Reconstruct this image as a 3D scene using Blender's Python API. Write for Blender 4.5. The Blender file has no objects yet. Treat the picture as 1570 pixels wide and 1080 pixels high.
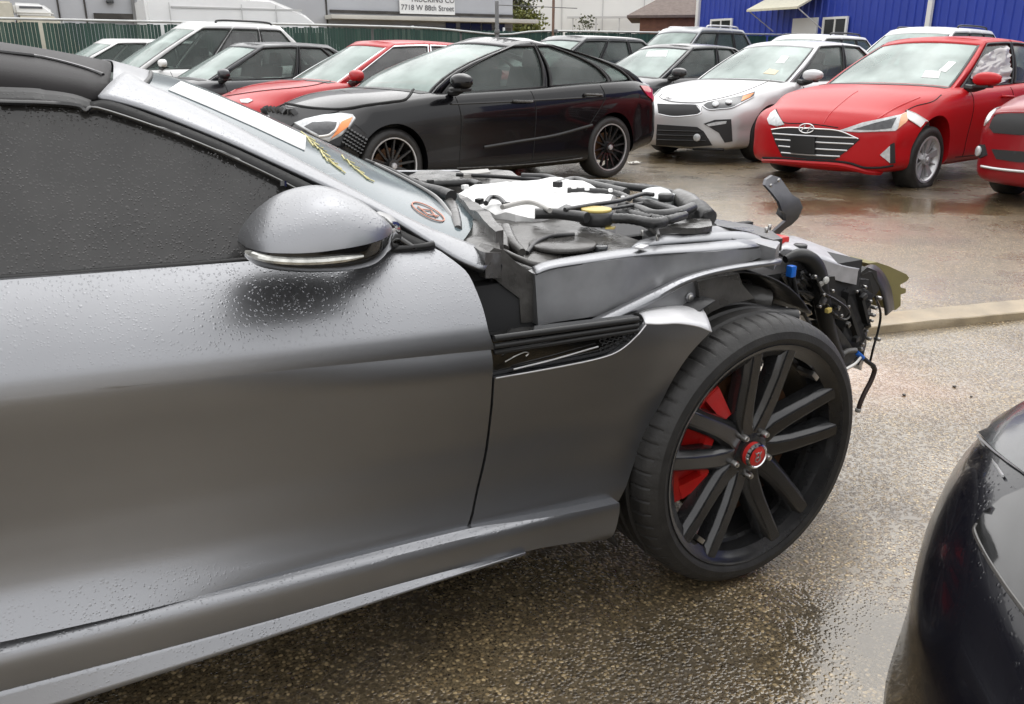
import bpy, bmesh, math, random
from mathutils import Vector, Matrix, noise
from mathutils.geometry import delaunay_2d_cdt
from mathutils.bvhtree import BVHTree

random.seed(7)
R = math.radians
scene = bpy.context.scene
COL = scene.collection

# ------------------------------------------------------------------ camera
CAM = Vector((-1.386, -1.257, 1.214)); FPX = 1294.0; PITCH = R(19.1); YAW = R(29.8)
cam_d = bpy.data.cameras.new('camera'); cam = bpy.data.objects.new('camera', cam_d); COL.objects.link(cam)
cam.location = CAM; cam.rotation_euler = (math.pi / 2 - PITCH, 0, -YAW)
cam_d.sensor_fit = 'HORIZONTAL'; cam_d.sensor_width = 36; cam_d.lens = FPX / 1570 * 36
cam_d.clip_start = 0.02; cam_d.clip_end = 600
scene.camera = cam

# ------------------------------------------------------------------ overcast sky and weak sun
SUN_EL, SUN_AZ = R(58), R(40)
world = bpy.data.worlds.new('World'); scene.world = world; world.use_nodes = True
wn = world.node_tree; wn.nodes.clear()
w_out = wn.nodes.new('ShaderNodeOutputWorld'); w_bg = wn.nodes.new('ShaderNodeBackground')
w_sky = wn.nodes.new('ShaderNodeTexSky'); w_sky.sky_type = 'NISHITA'; w_sky.sun_disc = False
w_sky.sun_elevation = SUN_EL; w_sky.sun_rotation = SUN_AZ; w_sky.air_density = 1.0; w_sky.dust_density = 6.0; w_sky.ozone_density = 1.0
w_hs = wn.nodes.new('ShaderNodeHueSaturation'); w_hs.inputs['Saturation'].default_value = 0.06
w_mix = wn.nodes.new('ShaderNodeMix'); w_mix.data_type = 'RGBA'; w_mix.inputs[0].default_value = 0.72
w_mix.inputs[7].default_value = (8.6, 8.6, 8.7, 1)          # even cloud deck
wn.links.new(w_sky.outputs[0], w_hs.inputs['Color']); wn.links.new(w_hs.outputs[0], w_mix.inputs[6])
wn.links.new(w_mix.outputs[2], w_bg.inputs[0]); w_bg.inputs[1].default_value = 0.11
wn.links.new(w_bg.outputs[0], w_out.inputs[0])

sun_d = bpy.data.lights.new('sun', 'SUN'); sun_d.energy = 0.6; sun_d.angle = R(110); sun_d.color = (1, 0.97, 0.93)
sun = bpy.data.objects.new('sun', sun_d); COL.objects.link(sun); sun.location = (0, 0, 20)
sun.rotation_euler = (math.pi / 2 - SUN_EL, 0, math.pi - SUN_AZ)

scene.view_settings.view_transform = 'Standard'; scene.view_settings.look = 'None'
scene.view_settings.exposure = 0.95; scene.view_settings.gamma = 1
scene.render.engine = 'CYCLES'
scene.cycles.max_bounces = 5; scene.cycles.diffuse_bounces = 2; scene.cycles.glossy_bounces = 3; scene.cycles.transmission_bounces = 3
scene.cycles.transparent_max_bounces = 8; scene.cycles.caustics_reflective = False; scene.cycles.caustics_refractive = False
scene.cycles.use_denoising = True; scene.cycles.use_adaptive_sampling = True; scene.cycles.adaptive_threshold = 0.02

# ------------------------------------------------------------------ tracing: photo pixel -> point at a real depth
_f = Vector((math.sin(YAW) * math.cos(PITCH), math.cos(YAW) * math.cos(PITCH), -math.sin(PITCH)))
_r = Vector((math.cos(YAW), -math.sin(YAW), 0)); _u = _r.cross(_f)
def ray(px, py): return _f + _r * ((px - 785) / FPX) + _u * ((540 - py) / FPX)
def ty(px, py, Y): d = ray(px, py); return CAM + d * ((Y - CAM.y) / d.y)
def tz(px, py, Z): d = ray(px, py); return CAM + d * ((Z - CAM.z) / d.z)
def tx(px, py, X): d = ray(px, py); return CAM + d * ((X - CAM.x) / d.x)

# ------------------------------------------------------------------ materials
MATS = {}
def newmat(name):
    m = bpy.data.materials.new(name); m.use_nodes = True; MATS[name] = m
    return m, m.node_tree, m.node_tree.nodes['Principled BSDF']
def pm(name, col, rough=0.5, metal=0.0, coat=0.0, coatr=0.05, spec=0.5, trans=0.0, emit=None, noise_amt=0.0, noise_scale=8, bump=0.0, bump_scale=60, drops=0.0, drop_scale=150, rvar=0.0, thr=.62):
    m, nt, b = newmat(name)
    b.inputs['Base Color'].default_value = (*col, 1); b.inputs['Roughness'].default_value = rough
    b.inputs['Metallic'].default_value = metal; b.inputs['Coat Weight'].default_value = coat
    b.inputs['Coat Roughness'].default_value = coatr; b.inputs['Specular IOR Level'].default_value = spec
    b.inputs['Transmission Weight'].default_value = trans
    L = nt.links.new; N = nt.nodes.new
    tc = N('ShaderNodeTexCoord')
    if emit: b.inputs['Emission Color'].default_value = (*emit[0], 1); b.inputs['Emission Strength'].default_value = emit[1]
    if noise_amt:
        n = N('ShaderNodeTexNoise'); n.inputs['Scale'].default_value = noise_scale; n.inputs['Detail'].default_value = 5
        L(tc.outputs['Object'], n.inputs['Vector'])
        mx = N('ShaderNodeMix'); mx.data_type = 'RGBA'; mx.blend_type = 'MULTIPLY'; mx.inputs[0].default_value = 1
        rmp = N('ShaderNodeMapRange'); rmp.inputs[1].default_value = 0.3; rmp.inputs[2].default_value = 0.7
        rmp.inputs[3].default_value = 1 - noise_amt; rmp.inputs[4].default_value = 1 + noise_amt * 0.4
        L(n.outputs[0], rmp.inputs[0]); mx.inputs[6].default_value = (*col, 1); L(rmp.outputs[0], mx.inputs[7]); L(mx.outputs[2], b.inputs['Base Color'])
        if rvar:
            r2 = N('ShaderNodeMapRange'); r2.inputs[1].default_value = 0.3; r2.inputs[2].default_value = 0.7
            r2.inputs[3].default_value = max(0.03, rough - rvar); r2.inputs[4].default_value = rough + rvar
            L(n.outputs[0], r2.inputs[0]); L(r2.outputs[0], b.inputs['Roughness'])
    last = None
    if bump:
        n = N('ShaderNodeTexNoise'); n.inputs['Scale'].default_value = bump_scale; n.inputs['Detail'].default_value = 4
        L(tc.outputs['Object'], n.inputs['Vector'])
        bp = N('ShaderNodeBump'); bp.inputs['Strength'].default_value = bump; bp.inputs['Distance'].default_value = 0.01
        L(n.outputs[0], bp.inputs['Height']); last = bp
    if drops:                                       # rain beads: rounded bumps in random cells
        def beads(scale, thr, rad):
            v = N('ShaderNodeTexVoronoi'); v.inputs['Scale'].default_value = scale; L(tc.outputs['Object'], v.inputs['Vector'])
            s = N('ShaderNodeMapRange'); s.interpolation_type = 'SMOOTHSTEP'
            s.inputs[1].default_value = rad; s.inputs[2].default_value = rad * 0.35; L(v.outputs['Distance'], s.inputs[0])
            sp = N('ShaderNodeSeparateColor'); L(v.outputs['Color'], sp.inputs[0])
            g = N('ShaderNodeMath'); g.operation = 'GREATER_THAN'; g.inputs[1].default_value = thr; L(sp.outputs[0], g.inputs[0])
            mu = N('ShaderNodeMath'); mu.operation = 'MULTIPLY'; L(s.outputs[0], mu.inputs[0]); L(g.outputs[0], mu.inputs[1])
            return mu
        a = beads(drop_scale, thr, 0.42); c = beads(drop_scale * 0.45, thr + .12, 0.30)
        mxx = N('ShaderNodeMath'); mxx.operation = 'MAXIMUM'; L(a.outputs[0], mxx.inputs[0]); L(c.outputs[0], mxx.inputs[1])
        cl = N('ShaderNodeTexNoise'); cl.inputs['Scale'].default_value = 9; cl.inputs['Detail'].default_value = 3; L(tc.outputs['Object'], cl.inputs['Vector'])
        cm = N('ShaderNodeMapRange'); cm.inputs[1].default_value = 0.30; cm.inputs[2].default_value = 0.58; cm.inputs[3].default_value = .25; L(cl.outputs[0], cm.inputs[0])
        m0 = N('ShaderNodeMath'); m0.operation = 'MULTIPLY'; L(mxx.outputs[0], m0.inputs[0]); L(cm.outputs[0], m0.inputs[1])
        gn = N('ShaderNodeNewGeometry'); gs = N('ShaderNodeSeparateXYZ'); L(gn.outputs['Normal'], gs.inputs[0])     # rain lands on faces that look up
        up = N('ShaderNodeMapRange'); up.inputs[1].default_value = 0.26; up.inputs[2].default_value = 0.5; up.inputs[3].default_value = .04; L(gs.outputs[2], up.inputs[0])
        mm = N('ShaderNodeMath'); mm.operation = 'MULTIPLY'; L(m0.outputs[0], mm.inputs[0]); L(up.outputs[0], mm.inputs[1])
        bp = N('ShaderNodeBump'); bp.inputs['Strength'].default_value = drops; bp.inputs['Distance'].default_value = 0.0016
        L(mm.outputs[0], bp.inputs['Height'])
        if last: L(last.outputs[0], bp.inputs['Normal'])
        last = bp
        if coat: L(bp.outputs[0], b.inputs['Coat Normal'])
    if last: L(last.outputs[0], b.inputs['Normal'])
    return m

def flake(name, col, **k):
    return pm(name, col, **k)

M_JAG = pm('wet grey metallic paint', (0.282, 0.287, 0.300), rough=0.38, metal=0.94, coat=0.18, coatr=0.08, drops=0.40, drop_scale=230, noise_amt=0.06, noise_scale=4, thr=.5)
M_JAGIN = pm('grey primer paint', (0.33, 0.332, 0.34), rough=0.45, metal=0.8, coat=0.25, coatr=0.2, drops=0.35, drop_scale=180, noise_amt=0.3, noise_scale=9)
M_ROOF = pm('wet black roof paint', (0.020, 0.0185, 0.019), rough=0.5, metal=0.0, coat=0.0, spec=.12, drops=0.12, drop_scale=170)
M_TINT = pm('rain beaded tinted glass', (0.035, 0.034, 0.033), rough=0.12, spec=0.55, drops=0.6, drop_scale=210, noise_amt=0.25, noise_scale=14, thr=.3)
M_BLK = pm('black trim plastic', (0.016, 0.016, 0.016), rough=0.42, spec=.35, drops=0.3, drop_scale=180)
M_BLKG = pm('gloss black trim', (0.008, 0.008, 0.008), rough=0.12, coat=0.5)
M_RUB = pm('tyre rubber', (0.022, 0.021, 0.020), rough=0.55, noise_amt=0.4, noise_scale=25, bump=0.12, bump_scale=160)
M_RIM = pm('satin black alloy', (0.030, 0.030, 0.031), rough=0.22, metal=0.3, coat=0.4, coatr=0.12, noise_amt=0.25, noise_scale=30)
M_PLA = pm('wet grey engine plastic', (0.065, 0.062, 0.058), rough=0.30, noise_amt=0.45, noise_scale=14, bump=0.3, bump_scale=35, coat=0.1, coatr=.2, spec=.5, rvar=0.1)
M_PLA2 = pm('dark under bonnet plastic', (0.025, 0.025, 0.026), rough=0.35, noise_amt=0.4, noise_scale=20, bump=0.2, bump_scale=50)
M_HOSE = pm('black rubber hose', (0.02, 0.02, 0.02), rough=0.4, bump=0.15, bump_scale=80, coat=0.15)
M_GHOSE = pm('grey hose', (0.33, 0.32, 0.30), rough=0.4)
M_WHT = pm('white plastic cover', (0.74, 0.74, 0.73), rough=0.45, bump=0.5, bump_scale=14, noise_amt=.25, noise_scale=18)
M_PAPER = pm('wet white paper', (0.88, 0.88, 0.87), rough=0.5)
M_YEL = pm('yellow cap plastic', (0.55, 0.43, 0.13), rough=0.4)
M_YELM = pm('yellow paint marker', (0.62, 0.56, 0.26), rough=0.6)
M_ORGM = pm('orange grease pencil', (0.62, 0.30, 0.22), rough=0.6)
M_RED = pm('red caliper paint', (0.55, 0.015, 0.012), rough=0.3, coat=0.5, noise_amt=0.15, noise_scale=20)
M_REDP = pm('red plastic', (0.60, 0.03, 0.025), rough=0.35)
M_RUST = pm('rusty brake disc', (0.14, 0.065, 0.028), rough=0.6, metal=0.3, noise_amt=0.5, noise_scale=40)
M_STEEL = pm('bare steel', (0.45, 0.44, 0.42), rough=0.3, metal=1.0)
M_CHR = pm('chrome', (0.75, 0.75, 0.76), rough=0.12, metal=1.0)
M_ALU = pm('machined alloy', (0.60, 0.60, 0.61), rough=0.3, metal=0.55)
M_BLUE = pm('blue plastic clip', (0.01, 0.13, 0.55), rough=0.35)
M_OLV = pm('olive foam absorber', (0.22, 0.19, 0.075), rough=0.7, noise_amt=0.15, noise_scale=10)
M_LENS = pm('clear lamp lens', (0.55, 0.57, 0.58), rough=0.08, metal=0.0, coat=1.0, noise_amt=0.3, noise_scale=25)
M_LAMPD = pm('dark lamp interior', (0.05, 0.053, 0.057), rough=0.2, metal=0.0, coat=.4, noise_amt=.4, noise_scale=30)
M_AMB = pm('amber reflector', (0.75, 0.22, 0.03), rough=0.2, coat=0.8)
M_TAIL = pm('red tail lamp', (0.45, 0.012, 0.015), rough=0.15, coat=1.0)
M_DARK = pm('dark cabin trim', (0.02, 0.02, 0.021), rough=0.7)
M_SEAT = pm('seat cloth', (0.05, 0.05, 0.052), rough=0.85)
M_PLATE = pm('black plate holder', (0.012, 0.012, 0.012), rough=0.5)

def glassmat(name, tint, refl, clear, coat=.15):
    """wet, lightly fogged glass: part see-through, part scattering film whose tint can carry sky reflection, plus mirror reflection"""
    m, nt, b = newmat(name)
    L = nt.links.new; N = nt.nodes.new
    b.inputs['Base Color'].default_value = (*tint, 1); b.inputs['Roughness'].default_value = 0.12
    b.inputs['Specular IOR Level'].default_value = refl; b.inputs['Coat Weight'].default_value = coat; b.inputs['Coat Roughness'].default_value = 0.03
    tc = N('ShaderNodeTexCoord'); n = N('ShaderNodeTexNoise'); n.inputs['Scale'].default_value = 2.2; n.inputs['Detail'].default_value = 6
    L(tc.outputs['Object'], n.inputs['Vector'])
    mr = N('ShaderNodeMapRange'); mr.inputs[1].default_value = 0.35; mr.inputs[2].default_value = 0.65
    mr.inputs[3].default_value = max(0, clear - 0.15); mr.inputs[4].default_value = min(1, clear + 0.15); L(n.outputs[0], mr.inputs[0])
    t = N('ShaderNodeBsdfTransparent'); t.inputs[0].default_value = (0.80, 0.90, 0.86, 1)
    mx = N('ShaderNodeMixShader'); L(mr.outputs[0], mx.inputs[0]); L(b.outputs[0], mx.inputs[1]); L(t.outputs[0], mx.inputs[2])
    L(mx.outputs[0], nt.nodes['Material Output'].inputs['Surface'])
    return m
M_GLS = glassmat('fogged sky toned windscreen', (0.31, 0.39, 0.36), 0.45, 0.30)  # pale green tint stands in for reflected sky as well as fogging
M_PALE = pm('pale panel finish', (0.62, 0.62, 0.63), rough=0.42, metal=0.15, drops=0.4, drop_scale=120, noise_amt=0.12, noise_scale=20)  # even pale finish, lighter in colour than the body paint
M_SILV = pm('rain spotted silver panel', (0.46, 0.46, 0.475), rough=0.42, metal=0.45, drops=0.8, drop_scale=80, noise_amt=0.2, noise_scale=25)
M_GSIDE = glassmat('rainy side glass', (0.085, 0.10, 0.095), 0.45, 0.38)
M_GDARK = glassmat('privacy glass', (0.07, 0.07, 0.07), 0.8, 0.15)
M_GJAG = glassmat('rain covered windscreen', (0.10, 0.135, 0.15), 0.22, 0.10, 0)

# ------------------------------------------------------------------ object helpers
def tag(o, label=None, cat=None, group=None, kind=None):
    if label: o['label'] = label
    if cat: o['category'] = cat
    if group: o['group'] = group
    if kind: o['kind'] = kind
    return o
def empty(name, loc=(0, 0, 0), rz=0, parent=None):
    o = bpy.data.objects.new(name, None); COL.objects.link(o); o.location = loc; o.rotation_euler = (0, 0, rz)
    o.empty_display_size = 0.2
    if parent: o.parent = parent
    return o
def link(name, me, mat=None, parent=None, smooth=True, sharp=40):
    o = bpy.data.objects.new(name, me); COL.objects.link(o)
    if mat is not None:
        mats = mat if isinstance(mat, (list, tuple)) else [mat]
        if not len(me.materials):
            for m in mats: me.materials.append(m)
    if smooth:
        me.polygons.foreach_set('use_smooth', [True] * len(me.polygons)); me.set_sharp_from_angle(angle=R(sharp))
    if parent is not None: o.parent = parent
    return o
def mesh_of(name, bm, recalc=True):
    if recalc: bmesh.ops.recalc_face_normals(bm, faces=bm.faces)
    me = bpy.data.meshes.new(name); bm.to_mesh(me); bm.free(); return me
def pyd(name, v, f, recalc=False):
    me = bpy.data.meshes.new(name); me.from_pydata([tuple(a) for a in v], [], f); me.update()
    if recalc:
        bm = bmesh.new(); bm.from_mesh(me); bmesh.ops.recalc_face_normals(bm, faces=bm.faces); bm.to_mesh(me); bm.free()
    return me
def add_box(bm, c, s, rot=None, bev=0.0):
    g = bmesh.ops.create_cube(bm, size=1)
    M = Matrix.Translation(c) @ (rot.to_4x4() if rot else Matrix.Identity(4)) @ Matrix.Diagonal((*s, 1))
    bmesh.ops.transform(bm, matrix=M, verts=g['verts'])
    if bev:
        es = list({e for v in g['verts'] for e in v.link_edges})
        bmesh.ops.bevel(bm, geom=es, offset=bev, segments=2, affect='EDGES', profile=0.7)
def box(name, c, s, mat, parent=None, rot=None, bev=0.0):
    bm = bmesh.new(); add_box(bm, c, s, rot, bev); return link(name, mesh_of(name, bm), mat, parent, sharp=35)
def smooth_path(pts, n=4):
    pts = [Vector(p) for p in pts]
    if len(pts) < 3: return pts
    out = []
    P = [pts[0] * 2 - pts[1]] + pts + [pts[-1] * 2 - pts[-2]]
    for i in range(1, len(P) - 2):
        a, b, c, d = P[i - 1:i + 3]
        for k in range(n):
            t = k / n
            out.append(0.5 * ((2 * b) + (c - a) * t + (2 * a - 5 * b + 4 * c - d) * t * t + (3 * b - a - 3 * c + d) * t ** 3))
    out.append(pts[-1]); return out
def add_tube(bm, path, rad, seg=10, cap=True, ribs=0.0):
    path = [Vector(p) for p in path]; rings = []; up = Vector((0, 0, 1)); prev = None
    for i, p in enumerate(path):
        t = (path[min(i + 1, len(path) - 1)] - path[max(i - 1, 0)]).normalized()
        if prev is None:
            s = t.cross(up); s = s if s.length > 1e-3 else t.cross(Vector((1, 0, 0)))
        else: s = prev - t * prev.dot(t)
        s.normalize(); prev = s; n = s.cross(t)
        r = rad[i] if isinstance(rad, (list, tuple)) else rad
        if ribs and i % 2: r *= 1 + ribs
        rings.append([bm.verts.new(p + s * math.cos(a) * r + n * math.sin(a) * r) for a in [2 * math.pi * k / seg for k in range(seg)]])
    for A, B in zip(rings, rings[1:]):
        for k in range(seg): bm.faces.new((A[k], A[(k + 1) % seg], B[(k + 1) % seg], B[k]))
    if cap: bm.faces.new(rings[0][::-1]); bm.faces.new(rings[-1])
def tube(name, path, rad, mat, parent=None, seg=10, n=4, ribs=0.0):
    bm = bmesh.new(); sp = smooth_path(path, n)
    if isinstance(rad, (list, tuple)):
        k = len(sp) - 1; m = len(rad) - 1
        rad = [rad[min(int(i / k * m), m - 1)] * (1 - (i / k * m - min(int(i / k * m), m - 1))) + rad[min(int(i / k * m), m - 1) + 1] * (i / k * m - min(int(i / k * m), m - 1)) for i in range(k + 1)]
    add_tube(bm, sp, rad, seg, ribs=ribs); return link(name, mesh_of(name, bm), mat, parent, sharp=60)
def lathe_me(name, prof, seg=64, axis='y', closed=False):
    """prof: (offset along axis, radius)"""
    v, f = [], []; n = len(prof)
    for k in range(seg):
        a = 2 * math.pi * k / seg
        for (o, r) in prof:
            v.append((r * math.cos(a), o, r * math.sin(a)) if axis == 'y' else (r * math.cos(a), r * math.sin(a), o))
    for k in range(seg):
        k2 = (k + 1) % seg
        for i in range(n if closed else n - 1):
            j = (i + 1) % n; f.append((k * n + i, k * n + j, k2 * n + j, k2 * n + i))
    return pyd(name, v, f, True)
def cyl(name, c, r, h, mat, parent=None, axis='z', seg=24, bev=0.15):
    b = min(r, h) * bev
    me = lathe_me(name, [(-h / 2, 0.0001), (-h / 2, r - b), (-h / 2 + b, r), (h / 2 - b, r), (h / 2, r - b), (h / 2, 0.0001)], seg, axis)
    o = link(name, me, mat, parent, sharp=50); o.location = c; return o
def herm(keys, x):
    """smooth interpolation through (x, value) keys"""
    k = sorted(keys)
    if x <= k[0][0]: return k[0][1]
    if x >= k[-1][0]: return k[-1][1]
    for i in range(len(k) - 1):
        if k[i][0] <= x <= k[i + 1][0]: break
    x0, y0 = k[i]; x1, y1 = k[i + 1]; h = x1 - x0; d = (y1 - y0) / h
    def sl(j):
        if j <= 0 or j >= len(k) - 1: return None
        a = (k[j][1] - k[j - 1][1]) / (k[j][0] - k[j - 1][0]); b = (k[j + 1][1] - k[j][1]) / (k[j + 1][0] - k[j][0])
        return 0 if a * b <= 0 else 2 * a * b / (a + b)
    m0 = sl(i); m1 = sl(i + 1); m0 = d if m0 is None else m0; m1 = d if m1 is None else m1
    t = (x - x0) / h
    return (2 * t ** 3 - 3 * t * t + 1) * y0 + (t ** 3 - 2 * t * t + t) * h * m0 + (-2 * t ** 3 + 3 * t * t) * y1 + (t ** 3 - t * t) * h * m1
def sst(a, b, x):
    t = max(0, min(1, (x - a) / (b - a))); return t * t * (3 - 2 * t)
def lerp(a, b, t): return a + (b - a) * t

def fill2d(poly, res, extra=()):
    """triangulate a 2-d outline with interior points; returns verts2d, tris, boundary count order"""
    out = []
    n = len(poly)
    for i in range(n):
        a, b = Vector(poly[i]), Vector(poly[(i + 1) % n]); m = max(1, int((b - a).length / res))
        for k in range(m): out.append(a.lerp(b, k / m))
    out = [p for i, p in enumerate(out) if (p - out[i - 1]).length > res * .02]
    nb = len(out); edges = [(i, (i + 1) % nb) for i in range(nb)]
    xs = [p[0] for p in out]; ys = [p[1] for p in out]
    def inside(p):
        c = False; j = nb - 1
        for i in range(nb):
            if (ys[i] > p[1]) != (ys[j] > p[1]) and p[0] < (xs[j] - xs[i]) * (p[1] - ys[i]) / (ys[j] - ys[i]) + xs[i]: c = not c
            j = i
        return c
    import_pts = []
    y = min(ys) + res / 2; row = 0
    while y < max(ys):
        x = min(xs) + (res / 2 if row % 2 else res)
        while x < max(xs):
            p = Vector((x, y))
            if inside(p): import_pts.append(p)
            x += res
        y += res * 0.87; row += 1
    lim = (res * 0.45) ** 2
    import_pts = [p for p in import_pts if min((p - q).length_squared for q in out) > lim]
    for p in extra:
        if inside(p): import_pts.append(Vector(p))
    V, E, F, ov, oe, of = delaunay_2d_cdt(out + import_pts, edges, [list(range(nb))], 1, 1e-6)
    return [Vector(v) for v in V], [tuple(f) for f in F]
def flange(bm, depth):
    """fold the open rim of a panel back by a vector so it has real thickness"""
    be = [e for e in bm.edges if e.is_boundary]
    if not be: return
    g = bmesh.ops.extrude_edge_only(bm, edges=be)
    for v in [a for a in g['geom'] if isinstance(a, bmesh.types.BMVert)]: v.co += Vector(depth)

# ================================================================== SETTING
def ground_material():
    m, nt, b = newmat('wet worn asphalt with pale aggregate')
    L = nt.links.new; N = nt.nodes.new
    tc = N('ShaderNodeTexCoord')
    def noise_(sc, det=4, rough=0.55):
        n = N('ShaderNodeTexNoise'); n.inputs['Scale'].default_value = sc; n.inputs['Detail'].default_value = det; n.inputs['Roughness'].default_value = rough
        L(tc.outputs['Object'], n.inputs['Vector']); return n
    def mr(src, a, b_, c, d, smooth=False):
        r = N('ShaderNodeMapRange'); r.inputs[1].default_value = a; r.inputs[2].default_value = b_; r.inputs[3].default_value = c; r.inputs[4].default_value = d
        if smooth: r.interpolation_type = 'SMOOTHSTEP'
        L(src, r.inputs[0]); return r.outputs[0]
    def mixc(fac, a, c, blend='MIX'):
        x = N('ShaderNodeMix'); x.data_type = 'RGBA'; x.blend_type = blend
        if isinstance(fac, float): x.inputs[0].default_value = fac
        else: L(fac, x.inputs[0])
        for s, v in ((6, a), (7, c)):
            if isinstance(v, tuple): x.inputs[s].default_value = (*v, 1)
            else: L(v, x.inputs[s])
        return x.outputs[2]
    wob = N('ShaderNodeVectorMath'); wob.operation = 'MULTIPLY_ADD'
    nz = noise_(60, 2); L(nz.outputs['Color'], wob.inputs[0]); wob.inputs[1].default_value = (0.006, 0.006, 0); L(tc.outputs['Object'], wob.inputs[2])
    vo = N('ShaderNodeTexVoronoi'); vo.inputs['Scale'].default_value = 105; L(wob.outputs[0], vo.inputs['Vector'])
    vo2 = N('ShaderNodeTexVoronoi'); vo2.inputs['Scale'].default_value = 240; L(wob.outputs[0], vo2.inputs['Vector'])
    sp = N('ShaderNodeSeparateColor'); L(vo.outputs['Color'], sp.inputs[0])
    sp2 = N('ShaderNodeSeparateColor'); L(vo2.outputs['Color'], sp2.inputs[0])
    rp = N('ShaderNodeValToRGB'); e = rp.color_ramp.elements
    e[0].position = 0; e[0].color = (0.042, 0.033, 0.021, 1); e[1].position = 1; e[1].color = (0.52, 0.41, 0.24, 1)
    for pos, c in ((0.35, (0.11, 0.084, 0.050)), (0.62, (0.225, 0.168, 0.092)), (0.85, (0.33, 0.255, 0.145))):
        q = e.new(pos); q.color = (*c, 1)
    L(sp.outputs[0], rp.inputs[0])
    stone = mr(vo.outputs['Distance'], 0.28, 0.62, 1, 0, True)              # 1 on a stone, 0 in the binder
    small = mixc(sp2.outputs[0], (0.05, 0.040, 0.026), (0.18, 0.145, 0.092))
    col = mixc(stone, small, rp.outputs[0])
    big = noise_(0.9, 6, 0.6); mid = noise_(5, 5, 0.6)
    tone = mr(big.outputs[0], 0.3, 0.7, 0.95, 1.5); tone2 = mr(mid.outputs[0], 0.3, 0.7, 0.82, 1.12)
    tm = N('ShaderNodeMath'); tm.operation = 'MULTIPLY'; L(tone, tm.inputs[0]); L(tone2, tm.inputs[1])
    col = mixc(1.0, col, tm.outputs[0], 'MULTIPLY')
    # reddish clay stains washed over the lot
    geo = N('ShaderNodeNewGeometry')
    def blob(cx, cy, rad, amt):
        d = N('ShaderNodeVectorMath'); d.operation = 'DISTANCE'; L(geo.outputs['Position'], d.inputs[0]); d.inputs[1].default_value = (cx, cy, 0)
        a = N('ShaderNodeMath'); a.operation = 'MULTIPLY_ADD'; L(mid.outputs[0], a.inputs[0]); a.inputs[1].default_value = rad * 1.2; L(d.outputs['Value'], a.inputs[2])
        return mr(a.outputs[0], rad * 0.7, rad * 1.8, amt, 0, True)
    for cx, cy, rad, amt, c in ((1.45, 0.78, 0.42, 0.45, (0.36, 0.19, 0.12)), (4.1, 3.0, 0.75, 0.4, (0.30, 0.12, 0.09)), (0.55, -0.35, 0.10, 0.5, (0.20, 0.09, 0.03))):
        col = mixc(blob(cx, cy, rad, amt), col, c)
    # dark soaked patches, and two broad darker areas in the far lot
    soak = mr(noise_(1.15, 5, 0.65).outputs[0], 0.50, 0.66, 0.0, 0.48, True)
    col = mixc(soak, col, (0.030, 0.024, 0.016))
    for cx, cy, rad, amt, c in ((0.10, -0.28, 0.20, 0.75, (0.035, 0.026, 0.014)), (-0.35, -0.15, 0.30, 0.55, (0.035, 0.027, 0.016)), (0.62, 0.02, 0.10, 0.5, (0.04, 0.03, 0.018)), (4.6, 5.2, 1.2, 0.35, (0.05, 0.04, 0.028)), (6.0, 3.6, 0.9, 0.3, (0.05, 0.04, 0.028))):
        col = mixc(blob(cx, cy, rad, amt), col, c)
    L(col, b.inputs['Base Color'])
    wet1 = mr(noise_(1.6, 5, 0.6).outputs[0], 0.40, 0.66, 0.0, 0.75, True)
    wet2 = mr(noise_(0.42, 6, 0.62).outputs[0], 0.48, 0.60, 0.0, 1.0, True)
    wm = N('ShaderNodeMath'); wm.operation = 'MAXIMUM'; L(wet1, wm.inputs[0]); L(wet2, wm.inputs[1]); wet = wm.outputs[0]      # 1 = standing film of water
    ro = N('ShaderNodeMath'); ro.operation = 'MULTIPLY_ADD'; L(wet, ro.inputs[0]); ro.inputs[1].default_value = -0.32; ro.inputs[2].default_value = 0.42
    L(ro.outputs[0], b.inputs['Roughness']); b.inputs['Specular IOR Level'].default_value = 0.9
    b.inputs['Coat Weight'].default_value = 0.7; b.inputs['Coat Roughness'].default_value = 0.15; b.inputs['Coat IOR'].default_value = 1.55; b.inputs['Coat Tint'].default_value = (1, .95, .87, 1)
    hm = N('ShaderNodeMath'); hm.operation = 'MULTIPLY_ADD'; L(sp.outputs[1], hm.inputs[0]); hm.inputs[1].default_value = 0.5; hm.inputs[2].default_value = 0.5
    h1 = N('ShaderNodeMath'); h1.operation = 'MULTIPLY'; L(stone, h1.inputs[0]); L(hm.outputs[0], h1.inputs[1])
    h2 = N('ShaderNodeMath'); h2.operation = 'MULTIPLY_ADD'; L(mid.outputs[0], h2.inputs[0]); h2.inputs[1].default_value = 0.8; L(h1.outputs[0], h2.inputs[2])
    st = mr(wet, 0, 1, 0.70, 0.12)
    bp = N('ShaderNodeBump'); bp.inputs['Distance'].default_value = 0.005; L(st, bp.inputs['Strength']); L(h2.outputs[0], bp.inputs['Height'])
    L(bp.outputs[0], b.inputs['Normal'])
    L(bp.outputs[0], b.inputs['Coat Normal'])
    return m
bm = bmesh.new(); bmesh.ops.create_grid(bm, x_segments=8, y_segments=8, size=250)
gr = link('ground', mesh_of('ground', bm), ground_material(), smooth=False); tag(gr, kind='structure')

M_CONC = pm('wet tan board', (0.36, 0.29, 0.19), rough=0.36, noise_amt=0.35, noise_scale=7, bump=0.25, bump_scale=90)
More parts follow.
